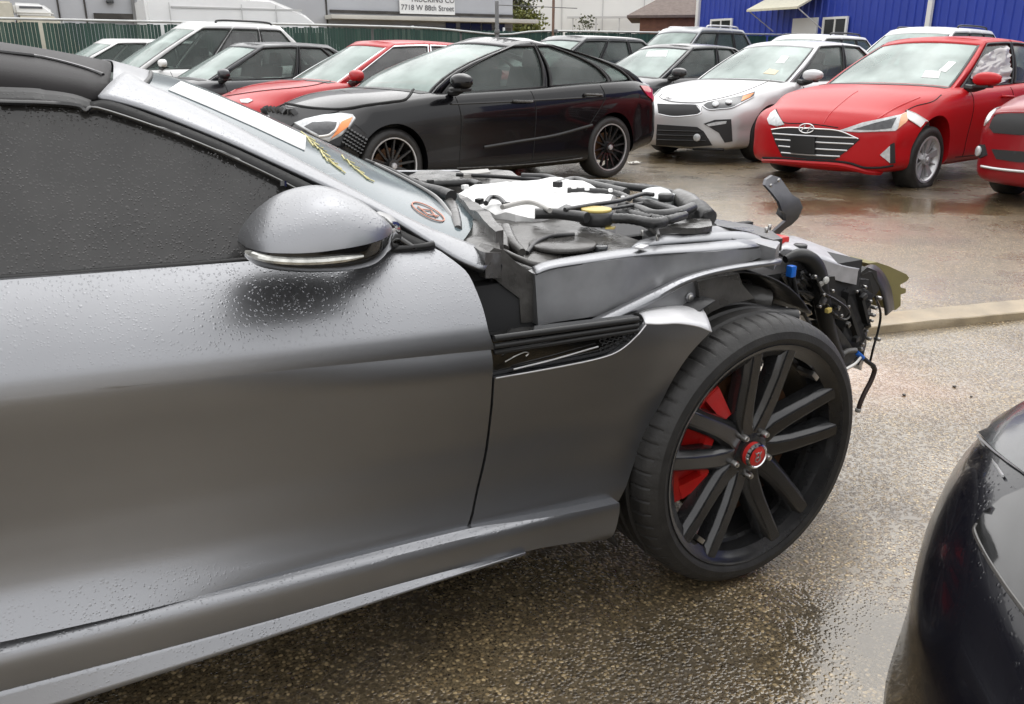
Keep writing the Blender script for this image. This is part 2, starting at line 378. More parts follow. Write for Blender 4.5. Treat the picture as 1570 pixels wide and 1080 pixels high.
# long low tan bar lying past the nose of the grey coupe
a = ty(1340, 511, 1.12); a.z = 0; A = tz(1335, 513, 0); B = tz(1570, 489, 0); dirv = (B - A).normalized(); B = A + dirv * 3.0; A = A - dirv * 0.45
ln = (B - A).length; ang = math.atan2(dirv.y, dirv.x); mid_ = (A + B) / 2
bm = bmesh.new()
prof = [(0, 0), (0.002, 0.032), (0.007, 0.037), (0.18, 0.038), (0.187, 0.033), (0.19, 0)]
segs = 24; rows = []
for i in range(segs + 1):
    x = -ln / 2 + ln * i / segs
    rows.append([bm.verts.new((x + 0.004 * noise.noise((i * 3.1, j, 1)), y + 0.003 * noise.noise((i * 1.7, j, 5)), z if z == 0 else z + 0.004 * noise.noise((i * 0.9, j, 9)))) for j, (y, z) in enumerate(prof)])
for P, Q in zip(rows, rows[1:]):
    for k in range(len(prof) - 1): bm.faces.new((P[k], P[k + 1], Q[k + 1], Q[k]))
bm.faces.new(rows[0][::-1]); bm.faces.new(rows[-1])
ws = link('tan_bar', mesh_of('tan_bar', bm), M_CONC, sharp=30); ws.location = mid_; ws.rotation_euler = (0, 0, ang)
tag(ws, 'long low tan bar lying flat on the wet asphalt past the grey coupe nose', 'bar')
# scattered pebbles and a crumpled wrapper
M_PEB = pm('dark pebble', (0.05, 0.04, 0.035), rough=0.4)
def pebble(px, py, r, what='dark pebble'):
    p = tz(px, py, 0); bm = bmesh.new(); bmesh.ops.create_icosphere(bm, subdivisions=1, radius=r)
    for v in bm.verts: v.co *= 0.8 + 0.4 * random.random(); v.co.z = v.co.z * 0.6 + r * 0.5
    o = link('pebble', mesh_of('pebble', bm), M_PEB); o.location = p; return o
for (px, py, r, lab) in ((1386, 607, .009, 'dark pebble in the reddish stain nearest the hanging hose tip'), (1463, 594, .008, 'dark pebble at the right end of the reddish stain'), (1489, 609, .006, 'smaller dark pebble closest to the dark blue car bonnet corner')):
    tag(pebble(px, py, r), lab, 'pebble', 'pebbles on the asphalt')
M_LIT = pm('wet wrapper', (0.7, 0.68, 0.62), rough=0.5)
bm = bmesh.new(); bmesh.ops.create_grid(bm, x_segments=8, y_segments=5, size=0.5)
for v in bm.verts: v.co.x *= 0.15; v.co.y *= 0.10; v.co.z = 0.012 + 0.02 * noise.noise(v.co * 60)
o = link('litter', mesh_of('litter', bm), M_LIT); o.location = tz(972, 252, 0) + Vector((0, 0, 0.012)); bpy.context.view_layer.update()
tag(o, 'small crumpled white wrapper behind the rear wheel of the black sedan', 'litter')

# ------------------------------------------------------------------ slatted fence along the back of the lot
def slat_mat():
    m, nt, b = newmat('green fence slats')
    L = nt.links.new; N = nt.nodes.new
    tc = N('ShaderNodeTexCoord'); s = N('ShaderNodeSeparateXYZ'); L(tc.outputs['Object'], s.inputs[0])
    q = N('ShaderNodeMath'); q.operation = 'SNAP'; q.inputs[1].default_value = 0.075; L(s.outputs[0], q.inputs[0])
    w = N('ShaderNodeTexWhiteNoise'); w.noise_dimensions = '1D'; L(q.outputs[0], w.inputs['W'])
    n = N('ShaderNodeTexNoise'); n.inputs['Scale'].default_value = 0.35; L(tc.outputs['Object'], n.inputs['Vector'])
    ad = N('ShaderNodeMath'); ad.operation = 'ADD'; L(w.outputs[0], ad.inputs[0]); L(n.outputs[0], ad.inputs[1])
    r = N('ShaderNodeValToRGB'); e = r.color_ramp.elements; e[0].position = 0.35; e[0].color = (0.010, 0.040, 0.030, 1); e[1].position = 0.9; e[1].color = (0.016, 0.058, 0.042, 1)
    x = e.new(0.985); x.color = (0.05, 0.09, 0.07, 1)
    dv = N('ShaderNodeMath'); dv.operation = 'DIVIDE'; dv.inputs[1].default_value = 1.5; L(ad.outputs[0], dv.inputs[0]); L(dv.outputs[0], r.inputs[0])
    L(r.outputs[0], b.inputs['Base Color']); b.inputs['Roughness'].default_value = 0.5
    return m
M_GALV = pm('galvanised steel', (0.48, 0.49, 0.48), rough=0.4, metal=0.6, noise_amt=0.2, noise_scale=3)
FY = 21.4; FH = 2.06
fence = empty('slatted_fence', (0, FY, 0)); tag(fence, 'green slatted chain link fence with pale top rail behind the parked cars', 'fence')
v, f = [], []
x = -9.0
while x < 30:
    if random.random() > 0.02:
        w = 0.068; y = 0.006 * math.sin(x * 5) + random.uniform(-.004, .004); h = FH - 0.05 - random.random() * 0.03; n = len(v)
        v += [(x, y, .06), (x + w, y, .06), (x + w, y, h), (x, y, h), (x, y + .008, .06), (x + w, y + .008, .06), (x + w, y + .008, h), (x, y + .008, h)]
        f += [(n, n + 1, n + 2, n + 3), (n + 5, n + 4, n + 7, n + 6), (n + 1, n + 5, n + 6, n + 2), (n + 4, n, n + 3, n + 7), (n + 3, n + 2, n + 6, n + 7)]
    x += 0.075
o = link('slats', pyd('slats', v, f), slat_mat(), fence, smooth=False); o['kind'] = 'stuff'
bm = bmesh.new()
for i in range(0, 26):
    add_tube(bm, [(-9 + i * 1.5, 0.02, 0.3 + (0.4 if i % 2 else 0)), (-9 + i * 1.5 + 1.5, 0.02, 0.9)], 0.004, 4)
bm.free()
rail_pts = [(-9, -.02, FH + .02), (-4, -.02, FH + .01), (2, -.02, FH), (6, -.02, FH + .0), (9, -.02, FH - .03), (11.2, -.02, FH - .16), (12.6, -.02, FH - .05), (16, -.02, FH - .03), (30, -.02, FH)]
tube('top_rail', rail_pts, 0.028, M_GALV, fence, seg=8)
for i in range(14):
    cyl('post', (-8.6 + i * 2.85, 0.05, FH / 2), 0.035, FH + .06, M_GALV, fence, seg=10)

# tall gate post with its arm and a thin utility post
M_POST = pm('weathered steel post', (0.14, 0.14, 0.14), rough=0.5, noise_amt=0.3)
M_RPOST = pm('rusty brown post', (0.16, 0.09, 0.06), rough=0.6, noise_amt=0.3)
gp = tz(762, 60, 1.9)
def at_dist(px, py, d):
    r = ray(px, py); h = math.hypot(r.x, r.y); return CAM + r * (d / h)
p = at_dist(762, 48, 25.2); top = at_dist(762, 2, 25.2)
post = empty('gate_post', (p.x, p.y, 0)); tag(post, 'dark grey gate post standing above the fence beside the warehouse corner', 'post')
cyl('pole', (0, 0, top.z / 2), 0.055, top.z, M_POST, post, seg=14)
cyl('collar', (0, 0, p.z - 0.02), 0.075, 0.12, M_POST, post, seg=14)
tube('arm', [(0, 0, top.z - .1), (2.4, -.4, top.z - .14)], 0.012, M_POST, post, seg=6)
p = at_dist(848, 48, 26.5); top = at_dist(848, -20, 26.5)
post = empty('thin_post', (p.x, p.y, 0)); tag(post, 'thin rusty brown pole rising above the fence in front of the white building', 'pole')
cyl('pole', (0, 0, top.z / 2), 0.04, top.z, M_RPOST, post, seg=10); cyl('bracket', (0.06, -.02, p.z), 0.07, 0.1, M_POST, post, seg=10)

# ------------------------------------------------------------------ grey warehouse on the left
M_GREY = pm('painted grey block wall', (0.46, 0.47, 0.49), rough=0.75, noise_amt=0.10, noise_scale=0.6)
M_GREY2 = pm('lower wall grey', (0.20, 0.20, 0.20), rough=0.75, noise_amt=0.25, noise_scale=1.2)
M_CREAM = pm('pale eave trim', (0.62, 0.60, 0.54), rough=0.6, noise_amt=0.15, noise_scale=1)
M_DKW = pm('dark window glass', (0.03, 0.033, 0.036), rough=0.1, coat=0.5)
M_STAIN = pm('dark stained flashing', (0.06, 0.055, 0.05), rough=0.8, noise_amt=0.5, noise_scale=3)
GY = 30.0
wh = empty('warehouse', (0, GY, 0)); tag(wh, 'grey flat sided warehouse with a white address board behind the fence', 'building')
xr = -1.386 + (GY + 1.257) * math.tan(YAW + math.atan((787 - 785) / (FPX * math.cos(PITCH) + (540 - 20) * math.sin(PITCH))))
def wx(px, py=20):                                   # x on the warehouse front for a photo column
    return at_plane_y(px, py, GY).x
def at_plane_y(px, py, Y): return ty(px, py, Y)
xr = wx(786)
box('wall', ((xr - 26) / 2 + 0, 7, 3.6), (xr + 26, 14, 7.2), M_GREY, wh)
zb = ty(650, 31, GY - .4).z
xl = wx(505)
box('eave_band', ((xl + xr + .5) / 2, -.45, ty(650, 29, GY - .8).z), (xr - xl + .9, .8, .14), M_CREAM, wh, bev=.02)
box('flashing', ((xl + xr) / 2, -.06, ty(650, 21.5, GY).z), (xr - xl, .06, .10), M_STAIN, wh)
box('lower_wall', ((xl + xr - .1) / 2, -.03, 1.2), (xr - xl - .1, .05, 2.4), M_GREY2, wh)
for px in (690, 712, 728, 745, 765):
    x = wx(px, 40); box('window', (x, -.07, ty(px, 43, GY).z), (.42, .04, .42), M_DKW, wh)
for px in (89, 130, 500):
    x = wx(px, 10); box('wall_seam', (x, -.02, 3.6), (.05, .05, 7.2), M_STAIN, wh)
x0, x1 = wx(143), wx(224)
box('ledge', ((x0 + x1) / 2, -.06, ty(180, 27, GY).z), (x1 - x0, .14, .22), M_STAIN, wh)
x = wx(205); box('downpipe', (x, -.12, 2.6), (.10, .1, 1.3), M_GREY2, wh)
x = wx(170); box('wall_lamp', (x, -.12, ty(170, 1, GY).z), (.22, .2, .2), M_DKW, wh, bev=.03)
# white address board
M_BOARD = pm('white sign board', (0.80, 0.80, 0.78), rough=0.5)
M_LET = pm('dark sign letters', (0.10, 0.10, 0.11), rough=0.6)
c0 = ty(613, 21, GY - .1); c1 = ty(697, 21, GY - .1)
sb = empty('address_board', ((c0.x + c1.x) / 2, GY - .1, c0.z)); tag(sb, 'white address board with dark lettering on the grey warehouse wall', 'sign')
W_ = c1.x - c0.x
box('board', (0, 0, .75), (W_, .06, 1.5), M_BOARD, sb)
def lettering(txt, size, loc, mat, parent, name='lettering', rot=(math.pi / 2, 0, 0), ext=.004, sx=1):
    cu = bpy.data.curves.new(name, 'FONT'); cu.body = txt; cu.size = size; cu.align_x = 'CENTER'; cu.align_y = 'CENTER'; cu.extrude = ext
    ob = bpy.data.objects.new(name, cu); COL.objects.link(ob); dg = bpy.context.evaluated_depsgraph_get()
    me = bpy.data.meshes.new_from_object(ob.evaluated_get(dg)); bpy.data.objects.remove(ob)
    o = link(name, me, mat, parent, smooth=False); o.location = loc; o.rotation_euler = rot; o.scale = (sx, 1, 1); return o
lettering('7718 W 88th Street', W_ * .118, (0, -.045, .21), M_LET, sb)
lettering('TRUCKING CO', W_ * .118, (W_ * .09, -.045, .50), M_LET, sb)

# ------------------------------------------------------------------ pale far building, brick house, blue metal shed
M_FAR = pm('white far wall', (0.80, 0.80, 0.77), rough=0.7, noise_amt=0.06, noise_scale=0.3)
M_FARJ = pm('far wall joints', (0.55, 0.55, 0.54), rough=0.7)
p0 = at_dist(800, 40, 62); p1 = at_dist(985, 40, 62)
ang = math.atan2(p1.y - p0.y, p1.x - p0.x); lw = (p1 - p0).length + 14
fb = empty('white_building', ((p0.x + p1.x) / 2, (p0.y + p1.y) / 2, 0), ang); tag(fb, 'long white industrial building far behind the fence', 'building')
box('wall', (0, 4, 2.6), (lw, 8, 5.2), M_FAR, fb)
for i in range(8): box('joint', (-lw / 2 + (i + .5) * lw / 8, -.02, 2.6), (.06, .06, 5.2), M_FARJ, fb)
box('pipe_rack', (2.5, -.8, 3.9), (7, .25, .12), M_FARJ, fb)
for i in range(5): box('rack_post', (-.6 + i * 1.55, -.8, 1.95), (.09, .09, 3.9), M_FARJ, fb)

M_BRK = pm('brown brick', (0.24, 0.115, 0.07), rough=0.8, noise_amt=0.25, noise_scale=5)
M_SHIN = pm('brown shingle', (0.17, 0.13, 0.11), rough=0.8, noise_amt=0.25, noise_scale=6)
p0 = at_dist(976, 45, 46); p1 = at_dist(1071, 45, 46); ang = math.atan2(p1.y - p0.y, p1.x - p0.x); lw = (p1 - p0).length + .3
hz = at_dist(1000, 24, 46).z; rz_ = at_dist(1040, -8, 46).z
bh = empty('brick_house', ((p0.x + p1.x) / 2, (p0.y + p1.y) / 2, 0), ang); tag(bh, 'small brown brick house with a hipped shingle roof left of the blue shed', 'house')
box('wall', (0.15, 3, hz / 2), (lw - .3, 6, hz), M_BRK, bh)
e = .35
pyv = [(-lw / 2 - e, -e, hz), (lw / 2 + e, -e, hz), (lw / 2 + e, 6 + e, hz), (-lw / 2 - e, 6 + e, hz), (-lw / 2 + 1.9, 3, rz_ + .4), (lw / 2, 3, rz_ + .4),
       (-lw / 2 - e, -e, hz - .12), (lw / 2 + e, -e, hz - .12), (lw / 2 + e, 6 + e, hz - .12), (-lw / 2 - e, 6 + e, hz - .12)]
link('roof', pyd('roof', pyv, [(0, 1, 5, 4), (1, 2, 5), (2, 3, 4, 5), (3, 0, 4), (6, 7, 1, 0), (7, 8, 2, 1), (8, 9, 3, 2), (9, 6, 0, 3), (9, 8, 7, 6)], True), M_SHIN, bh, smooth=False)

M_BLU = pm('blue corrugated steel', (0.020, 0.050, 0.37), rough=0.5, noise_amt=0.12, noise_scale=0.8, coat=0.2)
M_TRIMW = pm('white metal trim', (0.74, 0.74, 0.72), rough=0.5)
M_AWN = pm('cream awning', (0.66, 0.63, 0.48), rough=0.6, noise_amt=0.1)
BX = 25.0
bl = empty('blue_shed', (BX, 0, 0)); tag(bl, 'bright blue corrugated metal shed behind the parked cars', 'building')
yA = tx(1072, 40, BX).y
def by(px, py=40): return tx(px, py, BX)
v, f = [], []; y = yA; H = 7.0; k = 0; pitch = 0.30
while y > -16:                                      # trapezoid ribs facing -x
    for (dy, dx) in ((0, 0), (0.19, 0), (0.215, -0.045), (0.275, -0.045)):
        v += [(dx, y - dy, 0), (dx, y - dy, H)]
    y -= pitch
v += [(0, y, 0), (0, y, H)]
f = [(2 * i, 2 * i + 2, 2 * i + 3, 2 * i + 1) for i in range(len(v) // 2 - 1)]
link('wall', pyd('wall', v, f), M_BLU, bl, smooth=False)
box('core_wall', (5.05, (yA - 16) / 2, H / 2), (10, yA + 16 - .02, H), M_BLU, bl)
box('corner_trim', (-.06, yA + .06, H / 2), (.14, .16, H), M_TRIMW, bl)
q = by(1426); box('downspout', (-.12, q.y, H / 2), (.12, .16, H), M_TRIMW, bl)
d0, d1 = by(1219, 29), by(1257, 29)
box('door', (-.08, (d0.y + d1.y) / 2, d0.z / 2), (.08, d0.y - d1.y, d0.z), M_TRIMW, bl)
def win(pxa, pxb, pyt, hgt):
    a, b = by(pxa, pyt), by(pxb, pyt); w = a.y - b.y; cy = (a.y + b.y) / 2; zc = a.z - hgt / 2
    o = box('window', (-.085, cy, zc), (.05, w - .1, hgt - .1), M_DKW, bl)
    bm = bmesh.new()
    for (cy2, cz2, sy, sz) in ((0, hgt / 2 - .04, w, .08), (0, -hgt / 2 + .04, w, .08), (w / 2 - .04, 0, .08, hgt - .16), (-w / 2 + .04, 0, .08, hgt - .16), (0, 0, .05, hgt - .16)):
        add_box(bm, (-.11, cy + cy2, zc + cz2), (.08, sy, sz))
    link('frame', mesh_of('frame', bm), M_TRIMW, o, smooth=False)
win(1266, 1304, 27, 1.1); win(1093, 1126, 30, .9)
a, b = by(1192, 10), by(1262, 3)
zt = by(1225, -12).z; zl = by(1185, 17).z
yy0, yy1 = a.y + .1, b.y - .2
awv = [(-.05, yy0, zt), (-.05, yy1, zt), (-1.5, yy1, zl), (-1.5, yy0, zl), (-.05, yy0, zt - .05), (-.05, yy1, zt - .05), (-1.5, yy1, zl - .08), (-1.5, yy0, zl - .08)]
link('awning', pyd('awning', awv, [(0, 1, 2, 3), (7, 6, 5, 4), (3, 2, 6, 7), (0, 3, 7, 4), (2, 1, 5, 6), (1, 0, 4, 5)], True), M_AWN, bl, smooth=False)
for yy in (yy0 - .05, yy1 + .05): tube('awning_brace', [(-.06, yy, zl - .75), (-1.4, yy, zl - .06)], .02, M_TRIMW, bl, seg=6)

# ------------------------------------------------------------------ trees between the warehouse and the white building
M_BARK = pm('bark', (0.08, 0.06, 0.045), rough=0.9, noise_amt=0.3)
M_LEAF = pm('spring leaves', (0.19, 0.20, 0.04), rough=0.6, noise_amt=0.5, noise_scale=2.5)
M_LEAF2 = pm('olive leaves', (0.075, 0.085, 0.03), rough=0.6, noise_amt=0.5, noise_scale=2.5)
def tree(px, d, h, wid, label, mat):
    p = at_dist(px, 60, d); t = empty('tree', (p.x, p.y, 0)); tag(t, label, 'tree', 'trees behind the fence')
    rnd = random.Random(px); bm = bmesh.new()
    add_tube(bm, smooth_path([(0, 0, 0), (.1, .05, h * .3), (-.05, 0, h * .6), (0, 0, h * .95)]), [.16 * (1 - .8 * i / 12) + .02 for i in range(13)], 7)
    tips = []
    for k in range(14):
        z = h * (.2 + .7 * k / 14); a = k * 2.4; l = wid * (.5 + .5 * rnd.random()) * (1 - .5 * k / 14); e = Vector((math.cos(a) * l, math.sin(a) * l, z + l * .7))
        add_tube(bm, [(0, 0, z), tuple(e)], [.05, .015], 5); tips.append(e)
    link('trunk', mesh_of('trunk', bm), M_BARK, t)
    v, f = [], []
    for e in tips + [Vector((0, 0, h * .95))]:
        for q in range(3):
            c = e * (1 - .3 * q * (1, 1, .3)[0]) if q else e
            c = c + Vector((rnd.gauss(0, .2), rnd.gauss(0, .2), rnd.gauss(0, .25)))
            for i in range(130):
                w = c + Vector((rnd.gauss(0, .24), rnd.gauss(0, .24), rnd.gauss(0, .26))); s = rnd.uniform(.05, .11)
                n = Vector((rnd.gauss(0, 1), rnd.gauss(0, 1), rnd.gauss(0, 1))).normalized(); u = n.orthogonal().normalized() * s; w2 = n.cross(u)
                b = len(v); v += [w - u, w + w2 * .6, w + u, w - w2 * .6]; f.append((b, b + 1, b + 2, b + 3))
    link('crown', pyd('crown', v, f), mat, t, smooth=False)
tree(803, 40, 3.4, .75, 'thin yellow green tree just right of the warehouse corner', M_LEAF)
tree(790, 43, 5.2, 1.0, 'taller olive tree behind the warehouse corner', M_LEAF2)
tree(893, 52, 2.6, .7, 'low pale shrub like tree in front of the white building', M_LEAF2)

# ================================================================== GENERIC CAR BUILDER
def apply_mods(o, name):
    dg = bpy.context.evaluated_depsgraph_get(); me = bpy.data.meshes.new_from_object(o.evaluated_get(dg)); me.name = name; return me
WHEELS = {}
def wheel_meshes(kind, rad, rimr, wid):
    key = (kind, rad, rimr, wid)
    if key in WHEELS: return WHEELS[key]
    h = wid / 2; s = rad - rimr
    prof = [(-h * .8, rimr - .01), (-h, rimr + s * .15), (-h * 1.04, rimr + s * .5), (-h * .93, rad - .018), (-h * .82, rad - .004), (-h * .4, rad), (h * .4, rad), (h * .82, rad - .004), (h * .93, rad - .018), (h * 1.04, rimr + s * .5), (h, rimr + s * .15), (h * .8, rimr - .01)]
    ty_ = lathe_me('tyre', prof, 48)
    # the outer face is -y ; rim barrel + lip + spokes
    tl = .009 if kind == 'multi' else .022
    lip = lathe_me('rim_lip', [(-h * .9, rimr - tl), (-h * .99, rimr - tl * .7), (-h * 1.0, rimr + .004), (-h * .9, rimr + .006), (-h * .55, rimr - .03), (h * .8, rimr - .035), (h * .8, rimr - .05), (-h * .5, rimr - .05), (-h * .9, rimr - tl)], 48)
    if kind == 'multi': lip = lathe_me('rim_lip', [(-h * .90, rimr - .008), (-h * .985, rimr - .007), (-h * 1.0, rimr + .003), (-h * .9, rimr + .005), (-h * .90, rimr - .008)], 64)
    bm = bmesh.new(); n = {'multi': 14, 'five': 5, 'ten': 10, 'split': 5}[kind]
    def spoke(a, r0, r1, w0, w1, y0, y1, th):
        ca, sa = math.cos(a), math.sin(a); vs = []
        for (r, w, y) in ((r0, w0, y0), (r1, w1, y1)):
            for (dw, dy) in ((-w, 0), (w, 0), (w * 1.1, th), (-w * 1.1, th)):
                vs.append(bm.verts.new((r * ca - dw * sa, y + dy, r * sa + dw * ca)))
        for q in ((0, 1, 5, 4), (1, 2, 6, 5), (2, 3, 7, 6), (3, 0, 4, 7), (3, 2, 1, 0), (4, 5, 6, 7)): bm.faces.new([vs[i] for i in q])
    for k in range(n):
        a = 2 * math.pi * (k + .25) / n
        if kind == 'multi': spoke(a, .04, rimr - .015, .011, .007, -h * .62, -h * .86, .03)
        elif kind == 'ten': spoke(a, .05, rimr - .01, .016, .013, -h * .66, -h * .9, .035)
        elif kind == 'split':
            for d in (-.17, .17): spoke(a + d * .55, .05, rimr - .01, .018, .016, -h * .66, -h * .9, .035)
            spoke(a + math.pi / 5, .05, rimr - .01, .006, .006, -h * .6, -h * .85, .02)
        else: spoke(a, .05, rimr - .01, .034, .026, -h * .66, -h * .9, .035)
    g = bmesh.ops.create_cone(bm, cap_ends=True, segments=20, radius1=.062, radius2=.055, depth=.07, matrix=Matrix.Translation((0, -h * .62, 0)) @ Matrix.Rotation(math.pi / 2, 4, 'X'))
    sp = mesh_of('spokes', bm)
    disc = lathe_me('brake_disc', [(-.01, .001), (-.01, .15), (.01, .15), (.01, .001)], 28)
    hub = lathe_me('hub_cap', [(-h * .62 - .05, .0005), (-h * .62 - .048, .024), (-h * .62 - .03, .030), (-h * .62 - .0, .030)], 18)
    WHEELS[key] = (ty_, lip, sp, disc, hub); return WHEELS[key]
def add_wheel(root, x, y, kind, rad, rimr, wid, m_lip, m_sp, steer=0, flat=0.0, m_disc=None):
    """y < 0 is the right side of the car (outer face -y); the left side is turned round"""
    w = empty('wheel', (x, y, rad - flat), (math.pi if y > 0 else 0) + steer, root)
    t, l, s, d, h = wheel_meshes(kind, rad, rimr, wid)
    o = link('tyre', t.copy() if flat else t, M_RUB, w, sharp=60)
    if flat:
        for v in o.data.vertices:
            if v.co.z < -(rad - flat): v.co.z = -(rad - flat); v.co.y *= 1.22
    link('rim_lip', l, m_lip, w); link('rim_spokes', s, m_sp, w, sharp=30); link('brake_disc', d, m_disc or M_RUST, w); link('hub_cap', h, M_ALU, w)
    return w

def build_body(P):
    """lower body loft: nose +x, origin under the middle of the front axle"""
    xf, xr, W = P['fo'], -(P['wb'] + P['ro']), P['W']
    xs = [xr + (xf - xr) * i / 46 for i in range(47)]
    loops = []
    for x in xs:
        w = W * herm(P['wm'], x); zs = herm(P['zs'], x); zt = herm(P['zt'], x); zb = herm(P['zb'], x)
        sc = P.get('scallop', .012)
        h = zs - zb
        half = [(0, zb), (.45 * w, zb), (.86 * w, zb), (.955 * w, zb + .05), (.985 * w, zb + .13), (.985 * w - sc, zb + .24), (.99 * w - sc * .4, zb + h * .50), (1.0 * w, zs - .21), (.992 * w, zs - .13), (.975 * w, zs - .065), (.935 * w, zs - .012),
                (.87 * w, zs + .30 * (zt - zs)), (.62 * w, zs + .74 * (zt - zs)), (.32 * w, zs + .94 * (zt - zs)), (0, zt)]
        loops.append([Vector((x, y, z)) for y, z in half] + [Vector((x, -y, z)) for y, z in half[-2:0:-1]])
    def dfm(v):
        x, y, z = v
        g = sst(xf - .95, xf, x)
        if g > 0: x -= g * (P['fa'] * (abs(y) / W) ** P.get('fp', 2.6) + herm(P['fprof'], z))
        g = sst(xr + .8, xr, v.x)
        if g > 0: x += g * (P['ra'] * (abs(y) / W) ** 2.8 + herm(P['rprof'], z))
        return (x, y, z)
    bm = bmesh.new(); n = len(loops[0])
    rings = [[bm.verts.new(dfm(p)) for p in lp] for lp in loops]
    for A, B in zip(rings, rings[1:]):
        for k in range(n): bm.faces.new((A[k], A[(k + 1) % n], B[(k + 1) % n], B[k]))
    for lp, rg, fl in ((loops[0], rings[0], 1), (loops[-1], rings[-1], 0)):
        c = sum(lp, Vector()) / n; prev = rg
        for kf in (.86, .66, .45, .22):
            nr = [bm.verts.new(dfm(Vector((p.x, p.y * kf, c.z + (p.z - c.z) * kf)))) for p in lp]
            for k in range(n): bm.faces.new((prev[k], prev[(k + 1) % n], nr[(k + 1) % n], nr[k]))
            prev = nr
        cv = bm.verts.new(dfm(c))
        for k in range(n): bm.faces.new((prev[k], prev[(k + 1) % n], cv))
    me = mesh_of('body', bm)
    o = bpy.data.objects.new('tmp_body', me); COL.objects.link(o)
    sm = o.modifiers.new('s', 'SUBSURF'); sm.levels = 1; sm.render_levels = 1
    bm = bmesh.new(); ra = P['arch']
    for x in (0, -P['wb']):
        for sg in (1, -1):
            bmesh.ops.create_cone(bm, cap_ends=True, segments=48, radius1=ra, radius2=ra, depth=.62, matrix=Matrix.Translation((x, sg * (W - .05 + .0), P['rad'] + P.get('archz', .012))) @ Matrix.Rotation(math.pi / 2, 4, 'X'))
    cm = mesh_of('cut', bm); co = bpy.data.objects.new('tmp_cut', cm); COL.objects.link(co)
    bo = o.modifiers.new('b', 'BOOLEAN'); bo.operation = 'DIFFERENCE'; bo.object = co; bo.solver = 'EXACT'
    bpy.context.view_layer.update()
    res = apply_mods(o, 'body')
    bpy.data.objects.remove(o); bpy.data.objects.remove(co)
    # faces inside the arches are black liner
    for p in res.polygons:
        c = p.center
        for x in (0, -P['wb']):
            d = math.hypot(c.x - x, c.z - P['rad'] - P.get('archz', .012))
            if d < ra - .002 or (d < ra + .004 and abs(p.normal.y) < .5 and abs(c.y) < W - .03 and c.z > P['zbmin'] + .02 and d > ra - .03): p.material_index = 1
    return res

